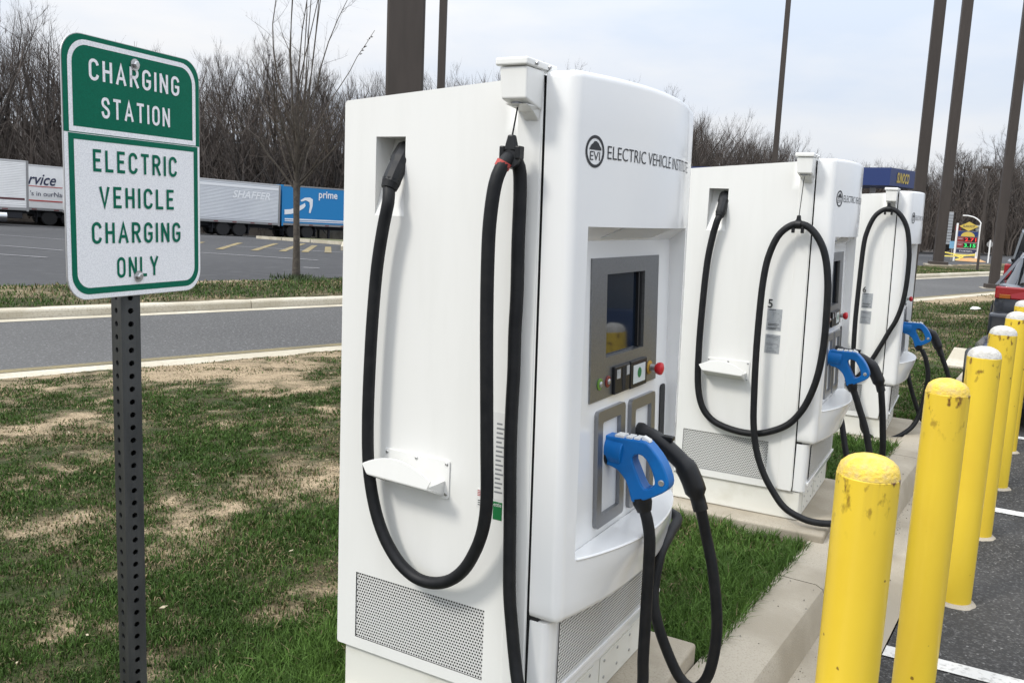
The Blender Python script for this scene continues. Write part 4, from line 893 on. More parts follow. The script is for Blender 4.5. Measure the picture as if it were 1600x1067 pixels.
# ------------------------------------------------------------------ poles
def pole(name, label, x, y, w, z0, z1, taper=1, plate=False, box=True):
    t = thing(name, label, 'pole', (x, y, z0), .2, 'brown metal poles')
    mb = MB(); a, b = w/2, w/2*taper
    mb.hexa([(-a, -a, 0), (a, -a, 0), (a, a, 0), (-a, a, 0)], [(-b, -b, z1-z0), (b, -b, z1-z0), (b, b, z1-z0), (-b, b, z1-z0)]); obj('shaft', mb, BROWN, t, bevel=w*.06)
    if plate:
        mb = MB(); mb.box(-w*.9, w*.9, -w*.9, w*.9, -.05, .12); obj('base_plate', mb, BROWN, t, bevel=.02)
        mb = MB(); mb.box(-w*1.3, w*1.3, -w*1.3, w*1.3, -.4, -.02); obj('footing', mb, CONC, t)
    return t
p_ = pole('sign_pole', 'very thick brown steel pole rising behind the nearest charging station', -6.41, 8.52, .43, -.15, 14); p_.rotation_euler[2] = .62
pole('light_pole', 'slim brown pole just right of the very thick pole', -10.8, 15.6, .155, -.06, 11).rotation_euler[2] = .5
pole('light_pole', 'thin dark pole rising behind the middle charging station', -6.62, 27.2, .17, -.06, 12, .8)
pole('light_pole', 'thick brown pole rising directly behind the farthest charging station', -1.47, 15.6, .165, -.02, 11)
p_ = pole('sign_pole', 'tall brown pole with a bolted base across the ramp', -3.2, 46.0, .44, 0, 16, 1, True)
pole('light_pole', 'brown pole standing in the verge beside the parked pickup', -.55, 31.6, .27, -.14, 14, .85, True)

# ------------------------------------------------------------------ lorries
def trailer(name, label, n, t0, L_, skin, rear_right=True, height=3.05, zb=.98, tandem=None, text=None, wall_ribs=26, tank=False, legs=None, zoff=0, rear_frame=None):
    g0, g1 = NT(n, t0)[2], NT(n, t0+L_)[2]; p = n*NV+t0*TV
    root = thing(name, label, 'trailer', (p[0], p[1], g0+zoff), 0, 'white and blue semi trailers in the lorry park')
    pit = math.atan2(g1-g0, L_); root.rotation_euler = (0, -pit, math.atan2(TV[1], TV[0]))
    D = 2.55; z1 = zb+height   # local x along trailer, y away from the camera
    mb = MB(); mb.box(0, L_, 0, D, zb+.16, z1); obj('cargo_box', mb, skin, root, bevel=.03)
    if wall_ribs:
        # horizontal corrugations of the side sheet, as one pressed skin
        mb = MB(); vs = []; K = wall_ribs*2; 
        for i in range(K+1):
            z = zb+.28+(z1-.14-zb-.28)*i/K; o = -.004-(.014 if i % 2 else 0); vs += [(.12, o, z), (L_-.12, o, z)]
        mb.add(vs, [(2*i, 2*i+1, 2*i+3, 2*i+2) for i in range(K)]); obj('side_sheet', mb, skin, root)
    mb = MB(); mb.box(0, L_, -.02, D+.02, zb, zb+.16); obj('bottom_rail', mb, TRLG, root, bevel=.01)
    mb = MB(); mb.box(0, L_, -.018, D+.018, z1-.10, z1+.004); obj('top_rail', mb, ALU if skin is not TRLB else TRLG, root, bevel=.01)
    xr = L_ if rear_right else 0
    mb = MB(); mb.box(xr-.10, xr+.03, -.03, .02, zb-.05, z1+.01); mb.box(xr-.10, xr+.03, D-.02, D+.03, zb-.05, z1+.01); mb.box(xr-.06, xr+.03, .02, D-.02, z1-.12, z1+.01); obj('rear_frame', mb, TRLG if rear_frame is None else rear_frame, root)
    me = MB().box(-.16, .16, -.012, 0, -.03, .03).mesh('marker_light', REDL)
    for k in range(int(L_/1.4)): link('marker_light', me, root, (1+k*1.4, -.02, zb+.07))
    mb = MB(); mb.box(.3, L_-.3, .5, D-.5, zb-.28, zb-.002); obj('chassis', mb, UNDER, root)
    R = Matrix.Rotation(rad(90), 4, 'X'); r_ = .5
    if tandem:
        mb = MB(); mb.box(tandem-.9, tandem+2.2, .35, D-.35, zb-.45, zb-.285); obj('axle_frame', mb, UNDER, root)
        tm = MB(); tm.lathe([(.30, -.0), (.46, .0), (.5, -.04), (.5, -.52), (.46, -.56), (.3, -.56)], 28, R); tme = tm.mesh('tyre', TYRE, 40)
        rm = MB(); rm.lathe([(.31, -.08), (.295, -.02), (.27, -.02), (.24, -.10), (.14, -.12), (.13, -.03), (.09, -.01), (.02, -.005)], 24, R); rme = rm.mesh('rim', RIM, 35)
        for k in (0, 1.27):
            for side in (0, 1):
                w = link('wheel', tme, root, (tandem+k, .08 if not side else D-.08, .5)); 
                if side: w.rotation_euler[2] = math.pi
                link('rim', rme, w)
        for xf in (tandem+1.95, tandem-.8): mb = MB(); mb.box(xf, xf+.03, .1, .7, .2, zb-.05); obj('mud_flap', mb, UNDER, root)
    if legs:
        for y in (.5, D-.5): mb = MB(); mb.box(legs, legs+.14, y-.07, y+.07, .051, zb-.05); mb.box(legs-.12, legs+.26, y-.14, y+.14, 0, .05); obj('landing_leg', mb, UNDER, root)
        mb = MB(); mb.hexa([(legs-.04, .52, .34), (legs, .52, .30), (legs, .58, .30), (legs-.04, .58, .34)], [(legs-.66, .52, zb-.06), (legs-.58, .52, zb-.06), (legs-.58, .58, zb-.06), (legs-.66, .58, zb-.06)]); obj('leg_brace', mb, UNDER, root)
    if tank:
        mb = MB(); mb.lathe([(.30, 0), (.36, .02), (.36, 3.2), (.30, 3.22)], 20, Matrix.Translation((L_-1.2-3.2, .25, zb-.42)) @ Matrix.Rotation(rad(90), 4, 'Y')); obj('fuel_tank', mb, CHROME, root, smooth=40)
        mb = MB(); mb.box(L_-1.3, L_-.3, .1, .9, zb-.5, zb-.1); obj('tool_box', mb, UNDER, root, bevel=.04)
    return root, zb, z1
def on_side(root, name, s, m, x, z, w, h, shear=0, bold=0, y=-.026):
    mb = MB(); add_text(mb, s, lambda a, b: (a, y, b), w, h, x, z, shear, bold); return obj(name, mb, m, root)
def band(root, x0, x1, z0, z1, m, name='stripe', y=-.026):
    mb = MB(); mb.quad((x0, y, z0), (x1, y, z0), (x1, y, z1), (x0, y, z1)); return obj(name, mb, m, root)
BAND = mat('maroon_stripe', (.09, .02, .025), .5); REDS = mat('red_stripe', (.5, .06, .05), .5); NAVY = mat('navy_lettering', (.02, .025, .07), .5); SILV = mat('pale_lettering', (.86, .87, .88), .4)
A_, zb, z1 = trailer('semi_trailer', 'white ribbed semi trailer with maroon stripe at the left edge', 61.2, -1.0, 16.3, TRLW, True, 3.05, .98, None, tank=True)
band(A_, 0, 16.1, 1.62, 1.74, BAND)
B_, zb, z1 = trailer('semi_trailer', 'white semi trailer lettered rvice, partly behind the charging sign', 66.6, 9.0, 15.2, TRLW, True, 3.05, 1.0, 9.0, wall_ribs=0)
on_side(B_, 'lettering', 'rvice', NAVY, 7.62, 2.72, 1.75, .72, .35, .012); band(B_, 7.6, 9.8, 2.60, 2.65, REDS)
on_side(B_, 'lettering', "'s in ourName", NAVY, 7.75, 1.98, 2.55, .33); band(B_, .2, 15, 1.62, 1.70, REDS)
C_, zb, z1 = trailer('semi_trailer', 'silver white ribbed semi trailer with faint SHAFFER lettering', 60.9, 17.9, 14.35, TRLS, True, 3.0, .95, 10.0)
on_side(C_, 'lettering', 'SHAFFER', SILV, 10.6, 2.75, 2.95, .55, .25, .02); band(C_, .2, 14.2, 3.52, 3.70, SILV)
D_, zb, z1 = trailer('semi_trailer', 'bright blue semi trailer with a white arrow and prime lettering', 61.0, 32.6, 15.8, TRLB, False, 3.0, 1.0, .9, wall_ribs=0, legs=4.2, rear_frame=TRLB)
on_side(D_, 'lettering', 'prime', SILV, 3.02, 3.0, 1.66, .72, 0, .018); band(D_, .15, 15.6, 1.42, 1.52, SILV); band(D_, .15, 15.6, 1.30, 1.36, SILV)
def swoosh():
    mb = MB(); up = [(-.0, 2.17), (.8, 2.21), (1.6, 2.36), (2.35, 2.60), (2.75, 2.74)]; lo = [(-.0, 1.80), (.9, 1.86), (1.8, 2.03), (2.6, 2.34), (2.86, 2.52)]
    n = len(up); mb.add([(x*.62+.12, -.027, z) for x, z in up+lo], [(n+i, n+i+1, i+1, i) for i in range(n-1)])
    hd = [(2.0, 2.92), (2.6, 3.14), (3.3, 3.18), (3.72, 3.05), (3.70, 2.55), (3.42, 1.98), (3.20, 2.02), (3.32, 2.5), (3.25, 2.82), (2.75, 2.95), (2.15, 2.83)]
    mb.add([(x*.62+.2, -.0272, z) for x, z in hd], [tuple(range(len(hd)))[::-1]]); return mb
obj('arrow_emblem', swoosh(), SILV, D_)
# pale wall and sign seen past the lorries
p = NT(64.5, 36); mb = MB(); mb.box(0, 14, 0, .25, -.2, 1.1); w_ = obj('low_wall', mb, CONC, None, loc=(p[0], p[1], p[2]), rz=math.atan2(TV[1], TV[0])); tag(w_, 'low pale concrete wall behind the blue trailer', 'wall')
g_ = thing('road_sign', 'grey back of a road sign above the silver trailer', 'sign', (-76.3, 70, -2.9), .6)
mb = MB(); 
for k in range(6): mb.box(-1.15, 1.15, -.03, .03, 6.0+k*.24, 6.2+k*.24)
obj('sign_back', mb, TRLG, g_)
for x in (-1.05, .1, 1.05): mb = MB(); mb.box(x-.06, x+.06, .035, .16, 0, 7.45); obj('post', mb, TRLG, g_)

# ------------------------------------------------------------------ fuel station canopy and price sign
BLUEP = mat('canopy_blue', (.012, .032, .135), .45); SUNY = mat('sign_yellow', (.58, .43, .08), .5)
cn = thing('fuel_canopy', 'blue fuel station canopy with yellow lettering behind the chargers', 'canopy', (-7.4, 60, -.1))
a = Vector((-7.4, 60)); dl = Vector((-20.75+7.4, 2.0)).normalized(); dr = Vector((1.05, 4.0)).normalized(); Lw, Lr = 22, 5.0
def cp_(u, v, z): p = dl*u+dr*v; return (p.x, p.y, z)
mb = MB(); mb.hexa([cp_(0, 0, 4.28), cp_(0, Lr, 4.28), cp_(Lw, Lr, 4.28), cp_(Lw, 0, 4.28)], [cp_(0, 0, 5.38), cp_(0, Lr, 5.38), cp_(Lw, Lr, 5.38), cp_(Lw, 0, 5.38)]); o = obj('fascia', mb, BLUEP, cn)
bm = bmesh.new(); bm.from_mesh(o.data); bmesh.ops.recalc_face_normals(bm, faces=bm.faces); bm.to_mesh(o.data); bm.free()
mb = MB(); nrm = Vector((dr.y, -dr.x)); add_text(mb, 'SUNOCO', lambda u, z: (dr.x*u+nrm.x*.03, dr.y*u+nrm.y*.03, z), 2.0, .66, 1.0, 4.48, .2, .03); obj('lettering', mb, SUNY, cn)
for u in (2.5, 10, 19):
    for v in (1.2, 3.8): mb = MB(); p = cp_(u, v, 0); mb.box(p[0]-.16, p[0]+.16, p[1]-.16, p[1]+.16, -.1, 4.28); obj('column', mb, TRLW, cn)
ps = thing('price_sign', 'fuel price sign with red and green digits by the ramp', 'price sign', (-2.62, 58, -.1))
def sgb(name, x0, x1, z0, z1, m, y0=-.15, y1=.15, par=None): mb = MB(); mb.box(x0, x1, y0, y1, z0, z1); return obj(name, mb, m, par or ps)
GRN = mat('green_led', (.02, .5, .1), .5, emit=((.05, .8, .2), .45)); RDL = mat('red_led', (.5, .02, .02), .5, emit=((.9, .06, .05), .45))
DKR = mat('dark_red_panel', (.22, .03, .03), .5); 
for x in (-.60, .60): sgb('post', x-.05, x+.05, -.1, 2.12, TRLW, -.08, .08)
sgb('sign_frame', -.55, .55, .30, 1.68, TRLG, -.12, .12)
sgb('brand_panel', -.52, .52, 1.36, 1.66, BLUEP, -.128, -.121); mb = MB(); pts = [(.36*math.cos(a), 1.37+.27*math.sin(a)) for a in np.linspace(0, math.pi, 20)]; mb.add([(x, -.130, z) for x, z in pts], [tuple(range(20))[::-1]]); obj('sun_emblem', mb, SUNY, ps)
for z0, m, s in ((1.04, RDL, '2.71'), (.70, GRN, '3.15')):
    sgb('price_panel', -.52, .52, z0, z0+.30, DKR, -.128, -.121); sgb('digit_panel', -.18, .50, z0+.02, z0+.28, GAP, -.132, -.129)
    mb = MB(); add_text(mb, s, lambda x, z: (x, -.134, z), .60, .21, -.14, z0+.045, 0, .02); obj('digits', mb, m, ps)
    mb = MB(); add_text(mb, 'CREDIT', lambda x, z: (x, -.134, z), .26, .06, -.49, z0+.16); obj('lettering', mb, LABELW, ps)
sgb('lower_panel', -.52, .52, .42, .62, NAVY, -.128, -.121); mb = MB(); add_text(mb, 'DIESEL', lambda x, z: (x, -.130, z), .7, .08, -.35, .48); obj('lettering', mb, LABELW, ps)
dm = MB(); pts = [(-.5, 1.95), (0, 1.68), (.5, 1.95), (0, 2.22)]; dm.prism(pts, 1, lambda x, z, k: (x, -.06+.1*k, z)); hd = obj('diamond_sign', dm, SUNY, ps)
mb = MB(); add_text(mb, 'SUNOCO', lambda x, z: (x, -.063, z), .62, .13, -.31, 1.89, .2, .02); obj('lettering', mb, NAVY, ps)
sgb('food_sign', .36, .74, 1.72, 2.04, LABELG, .05, .1); sgb('food_sign', -.70, -.40, 1.70, 2.0, DKR, .05, .1)
bs = thing('blue_sign', 'small pale blue sign left of the fuel price sign', 'sign', (-3.42, 58.8, -.1)); sgb('panel', -.16, .16, .62, 1.05, mat('pale_blue_panel', (.2, .42, .62), .5), -.02, .02, bs); sgb('post', -.03, .03, -.1, .62, TRLG, -.02, .02, bs)
pg = thing('pylon_sign', 'olive brown pylon with pale slats beside the bolted pole', 'pylon', (-4.0, 60, -.2), .1); sgb('column', -.36, .06, 0, 2.95, mat('olive_metal', (.10, .085, .05), .7), -.2, .2, pg)
for k in range(11): sgb('slat', .062, .38, .95+k*.175, 1.08+k*.175, LABELG, -.18, -.12, pg)
sgb('frame', .062, .38, .92, 2.9, TRLG, -.118, -.1, pg)
lp = thing('street_lamp', 'white street lamp with curved arm beside the price sign', 'street lamp', (-1.93, 58, -.15)); mb = MB(); mb.tube(spline([(0, 0, 0), (0, 0, 1.2), (-.02, 0, 1.95), (-.14, 0, 2.28), (-.45, 0, 2.52), (-.85, 0, 2.62)], .1), .036, 8); obj('arm', mb, TRLW, lp, smooth=50)
mb = MB(); mb.box(-1.08, -.84, -.05, .05, 2.58, 2.65); obj('lamp_head', mb, TRLW, lp, bevel=.02)
oc = thing('stop_sign', 'back of an eight sided sign on a white post', 'sign', (-1.36, 55, -.1)); mb = MB(); mb.lathe([(.17, 0), (.17, .01)], 8, Matrix.Translation((0, 0, 1.02)) @ Matrix.Rotation(rad(90), 4, 'X') @ Matrix.Rotation(rad(22.5), 4, 'Z')); obj('sign_back', mb, TRLG, oc); sgb('post', -.035, .035, -.05, 1.25, TRLW, -.06, -.013, oc)
tp = thing('barrier_tape', 'yellow caution tape strung round the base of the price sign', 'tape', (-2.7, 57.6, -.1)); mb = MB()
for (x0, z0, x1, z1, y) in ((-1.05, .42, .62, .30, -.3), (-1.05, .20, .6, .38, -.35), (-.5, .30, .5, .05, -.4), (.1, .33, -.4, .02, -.45)):
    P = [(x0+(x1-x0)*f, y, z0+(z1-z0)*f-.06*math.sin(math.pi*f)) for f in np.linspace(0, 1, 9)]; mb.add([(x, y_, z-.035) for x, y_, z in P]+[(x, y_+.01, z+.035) for x, y_, z in P], [(i, i+1, 9+i+1, 9+i) for i in range(8)])
obj('tape', mb, mat('caution_yellow', (.75, .62, .12), .5), tp)
mb = MB()
for x in (-1.05, .62): mb.box(x-.03, x+.03, -.33, -.27, 0, .5)
obj('stake', mb, TRLW, tp)
og = mat('orange_soil', (.5, .25, .10), .95, col2=(.42, .3, .16), scale=6, bump=.5); mb = MB(); pts = []
for k in range(20): a = 2*math.pi*k/20; r_ = 1+.25*mnoise.noise(Vector((math.cos(a)*1.5, math.sin(a)*1.5, 3))); pts.append((math.cos(a)*r_*.85, math.sin(a)*r_*.5))
mb.add([(x, y, 0) for x, y in pts]+[(x*.5, y*.5, .16) for x, y in pts]+[(0, 0, .2)], [(i, (i+1) % 20, 20+(i+1) % 20, 20+i) for i in range(20)]+[(20+i, 20+(i+1) % 20, 40) for i in range(20)]); o = obj('soil_heap', mb, og, None, smooth=60, loc=(-2.3, 57.2, -.13)); tag(o, 'low heap of orange soil in front of the price sign', 'soil heap')
lh = thing('light_pole', 'slender dark pole with a flat lamp head near the right edge', 'pole', (-1.4, 42, -.15), 0, 'brown metal poles'); sgb('shaft', -.05, .05, 0, 4.4, BROWN, -.05, .05, lh); sgb('lamp_head', -.24, .10, 4.32, 4.42, BROWN, -.12, .12, lh)

# ------------------------------------------------------------------ vehicles
GLASS = mat('tinted_glass', (.012, .014, .016), .06, spec=.8); TAILR = mat('red_tail_lens', (.26, .008, .012), .25, coat=.2); AMB = mat('amber_lens', (.28, .08, .01), .2, coat=.4); HEADL = mat('clear_lens', (.6, .62, .64), .1, coat=.5)
def car(name, label, loc, rz, col, kind='hatch', cat='car'):
    t = thing(name, label, cat, loc, rz); paint = mat('paint_'+name+kind, col, .3, metal=.3, coat=.8)
    # stations along x: rear 0 -> front L ; (x, half width, bottom, sill-belt, roof half width, roof z or None)
    if kind == 'pickup': st = [(0, .88, .5, 1.18, 0, 0), (.06, .95, .45, 1.2, 0, 0), (1.9, .97, .42, 1.2, 0, 0), (2.0, .97, .4, 1.2, .72, 1.75), (2.3, .97, .4, 1.2, .76, 1.83), (3.4, .97, .4, 1.2, .74, 1.83), (4.1, .97, .4, 1.18, .6, 1.22), (5.2, .95, .42, 1.12, 0, 0), (5.5, .85, .5, 1.0, 0, 0)]; wh = (1.05, 4.45); wr = .37
    else: st = [(0, .74, .42, .88, 0, 0), (.05, .82, .34, .96, 0, 0), (.2, .87, .28, .98, .60, 1.02), (.75, .89, .25, .97, .60, 1.38), (1.3, .9, .24, .96, .62, 1.45), (2.2, .9, .24, .95, .61, 1.44), (2.8, .9, .24, .93, .56, 1.30), (3.3, .89, .25, .90, .5, .93), (3.9, .86, .28, .80, 0, 0), (4.2, .76, .34, .66, 0, 0), (4.28, .62, .42, .58, 0, 0)]; wh = (.85, 3.45); wr = .32
    mb = MB(); vs = []
    for x, hw, zb_, zl, rw, zr in st: vs += [(x, -hw*.93, zb_), (x, -hw, zb_+.12), (x, -hw*1.0, (zb_+zl)/2+.05), (x, -hw*.94, zl-.02), (x, -hw*.88, zl), (x, hw*.88, zl), (x, hw*.94, zl-.02), (x, hw, (zb_+zl)/2+.05), (x, hw, zb_+.12), (x, hw*.93, zb_)]
    n = 10; k = len(st); mb.add(vs, [(i*n+j, i*n+(j+1) % n, (i+1)*n+(j+1) % n, (i+1)*n+j) for i in range(k-1) for j in range(n)]+[tuple(range(n-1, -1, -1)), tuple((k-1)*n+j for j in range(n))])
    def fix(o):
        bm = bmesh.new(); bm.from_mesh(o.data); bmesh.ops.recalc_face_normals(bm, faces=bm.faces); bm.to_mesh(o.data); bm.free(); return o
    fix(obj('body', mb, paint, t, smooth=45))
    cab_ = [s_ for s_ in st if s_[4]]; mb = MB(); vs = []
    for x, hw, zb_, zl, rw, zr in cab_: vs += [(x, -hw*.86, zl-.01), (x, -rw, zr-.05), (x, -rw*.9, zr), (x, rw*.9, zr), (x, rw, zr-.05), (x, hw*.86, zl-.01)]
    k = len(cab_); mb.add(vs, [(i*6+j, i*6+(j+1) % 6, (i+1)*6+(j+1) % 6, (i+1)*6+j) for i in range(k-1) for j in range(6)]+[tuple(range(5, -1, -1)), tuple((k-1)*6+j for j in range(6))]); fix(obj('windows', mb, GLASS, t, smooth=30))
    mb = MB(); vs = []; mid = cab_[1:-1] if kind != 'pickup' else cab_[0:-1]
    for x, hw, zb_, zl, rw, zr in mid: vs += [(x, -rw*.97, zr-.03), (x, -rw*.86, zr+.012), (x, rw*.86, zr+.012), (x, rw*.97, zr-.03)]
    k = len(mid); mb.add(vs, [(i*4+j, i*4+(j+1) % 4, (i+1)*4+(j+1) % 4, (i+1)*4+j) for i in range(k-1) for j in range(4)]+[(3, 2, 1, 0), ((k-1)*4, (k-1)*4+1, (k-1)*4+2, (k-1)*4+3)]); fix(obj('roof', mb, paint, t, smooth=30))
    for s_ in (-1, 1):
        for (x0, z0, x1, z1, f0, f1) in ([(.22, 1.0, .72, 1.36, .86, .60), (1.75, .95, 1.72, 1.43, .86, .62), (3.2, .92, 2.75, 1.29, .84, .56)] if kind != 'pickup' else [(2.0, 1.2, 2.05, 1.74, .84, .73), (3.0, 1.2, 3.0, 1.82, .84, .74), (4.05, 1.18, 3.45, 1.8, .8, .73)]):
            mb = MB(); mb.hexa([(x0-.06, s_*f0-.02, z0-.03), (x0+.06, s_*f0-.02, z0-.03), (x0+.06, s_*f0+.02, z0-.03), (x0-.06, s_*f0+.02, z0-.03)], [(x1-.05, s_*f1-.02, z1), (x1+.05, s_*f1-.02, z1), (x1+.05, s_*f1+.03, z1), (x1-.05, s_*f1+.03, z1)]); obj('pillar', mb, paint, t)
    R = Matrix.Rotation(rad(90), 4, 'X')
    tm = MB(); tm.lathe([(wr*.6, 0), (wr*.93, .0), (wr, -.03), (wr, -.18), (wr*.93, -.21), (wr*.6, -.21)], 28, R); tme = tm.mesh('tyre', TYRE, 40)
    rm = MB(); rm.lathe([(wr*.62, .0), (wr*.58, -.03), (wr*.2, -.02), (wr*.15, .005), (.01, .008)], 20, R); rme = rm.mesh('rim', RIM, 35)
    am = MB(); am.lathe([(wr*1.14, .0), (wr*1.14, -.005)], 28, R); ame = am.mesh('wheel_arch', GAP, 40)
    hw = st[3][1]
    for x in wh:
        for s_ in (-1, 1):
            ar = link('wheel_arch', ame, t, (x, s_*(hw+.012), wr+.02)); 
            w = link('wheel', tme, t, (x, s_*(hw+.03), wr)); 
            if s_ > 0: w.rotation_euler[2] = math.pi; ar.rotation_euler[2] = math.pi
            link('rim', rme, w)
    r0 = st[1]
    for s_ in (-1, 1):
        if kind == 'pickup':
            mb = MB(); mb.box(-.012, .08, s_*.865-.07, s_*.865+.07, .80, 1.13); tl = obj('tail_light', mb, TAILR, t, bevel=.03)
            mb = MB(); mb.box(-.02, .02, s_*.86-.05, s_*.86+.05, .70, .79); obj('reverse_lens', mb, HEADL, tl, bevel=.01)
        else:
            y0, y1 = (s_*.86, s_*.36) if s_ > 0 else (s_*.36, s_*.86); lo_, hi_ = min(y0, y1), max(y0, y1)
            mb = MB(); mb.hexa([(-.045, lo_, .78), (.10, lo_, .78), (.10, hi_, .78), (-.045 if s_ < 0 else .0, hi_, .78)], [(-.02, lo_, .955), (.12, lo_, .955), (.12, hi_, .955), (-.02, hi_, .955)]); tl = obj('tail_light', mb, TAILR, t, bevel=.02)
            ys = (.66, .80); mb = MB(); mb.box(-.052, -.03, min(s_*ys[0], s_*ys[1]), max(s_*ys[0], s_*ys[1]), .79, .85); obj('indicator_lens', mb, AMB, tl, bevel=.006)
    if kind != 'pickup':
        mb = MB(); mb.box(-.12, .14, -.90, .90, .28, .58); obj('rear_bumper', mb, paint, t, bevel=.05, seg=3); mb = MB(); mb.box(-.055, -.03, -.26, .26, .66, .78); obj('plate_recess', mb, GAP, t); mb = MB(); mb.box(-.062, -.056, -.16, .16, .67, .77); obj('number_plate', mb, LABELW, t)
        for s_ in (-1, 1): mb = MB(); mb.box(4.0, 4.22, s_*.6-.14, s_*.6+.14, .56, .66); obj('headlight', mb, HEADL, t, bevel=.04)
        mb = MB(); mb.box(4.15, 4.36, -.74, .74, .28, .52); obj('front_bumper', mb, BOOT, t, bevel=.05, seg=3)
    else:
        mb = MB(); mb.box(-.02, .05, -.80, .80, .62, 1.19); obj('tailgate', mb, paint, t, bevel=.02); mb = MB(); mb.box(-.06, .10, -.84, .84, 1.19, 1.24); obj('tailgate_spoiler', mb, BOOT, t, bevel=.02); mb = MB(); mb.box(-.20, .06, -.92, .92, .42, .60); obj('rear_bumper', mb, CHROME, t, bevel=.04)
        mb = MB(); mb.box(.08, 1.9, -.84, .84, 1.19, 1.205); obj('bed_cover', mb, BOOT, t)
    return t
H = math.pi/2
car('parked_car', 'dark grey hatchback with red tail lights behind the bollards', (.64, 14.45, -.14), H-.02, (.022, .026, .036))
car('parked_car', 'dark blue car parked nose to the kerb past the last bollard', (4.02, 9.75, -.14), math.pi+.04, (.01, .022, .075), 'sedan')
car('pickup_truck', 'grey pickup truck at the right edge beyond the dark hatchback', (.74, 19.6, -.14), H-.02, (.14, .15, .16), 'pickup', 'pickup truck')
for nm, lab, (x, y), s_ in (('litter', 'larger scrap of white litter on the grass beyond the chargers', (-.62, 21.0), .14), ('litter', 'small crumpled white paper on the grass nearer the dark blue car', (-.72, 14.2), .13)):
    mb = MB(); vs = [(random.uniform(-1, 1)*s_, random.uniform(-.6, .6)*s_, random.uniform(.01, .5)*s_) for _ in range(14)]; bm = bmesh.new(); [bm.verts.new(v) for v in vs]; bmesh.ops.convex_hull(bm, input=bm.verts[:]); me = bpy.data.meshes.new('litter'); bm.to_mesh(me); bm.free(); me.materials.append(LABELW); tag(link(nm, me, None, (x, y, -.06)), lab, 'litter')
# weed at the foot of the nearest station
wd = thing('weed', 'thin green weed at the foot of the nearest charging station', 'weed', (-1.55, 1.70, 0)); GW = mat('weed_green', (.12, .2, .05), .7)
mb = MB(); mb.tube([(0, 0, 0), (.005, 0, .09), (0, .004, .20)], [.003, .0025, .0015], 5); obj('stem', mb, GW, wd)
for k in range(26):
    a = k*2.4; z = .05+.15*k/26; l = .022*(1-.4*k/26); mb = MB(); c, s_ = math.cos(a), math.sin(a); mb.add([(0, 0, z), (c*l*.5-s_*.005, s_*l*.5+c*.005, z+.008), (c*l, s_*l, z+.011), (c*l*.5+s_*.005, s_*l*.5-c*.005, z+.008)], [(0, 1, 2, 3)]); obj('leaf', mb, GW, wd)

# ------------------------------------------------------------------ trees
def branch_path(p, d, L_, segs, wob, up):
    P = [Vector(p)]; d = Vector(d).normalized()
    for _ in range(segs):
        d = (d+Vector((random.gauss(0, wob), random.gauss(0, wob), random.gauss(0, wob)+up))).normalized(); P.append(P[-1]+d*L_/segs)
    return P
def at_path(P, f): x = f*(len(P)-1); i = min(int(x), len(P)-2); return P[i].lerp(P[i+1], x-i), (P[i+1]-P[i]).normalized()
def side_dir(d, ang, az):
    u = d.orthogonal().normalized(); w = d.cross(u); return (d*math.cos(ang)+(u*math.cos(az)+w*math.sin(az))*math.sin(ang)).normalized()
def twig(mb, P, w):
    # flat ribbons turned at random
    a = random.uniform(0, math.pi); o = Vector((math.cos(a), math.sin(a), .3)).normalized()*w*.5; n = len(P); vs = []
    for i, p in enumerate(P): k = 1-.75*i/(n-1); vs += [p-o*k, p+o*k]
    mb.add(vs, [(2*i, 2*i+1, 2*i+3, 2*i+2) for i in range(n-1)])
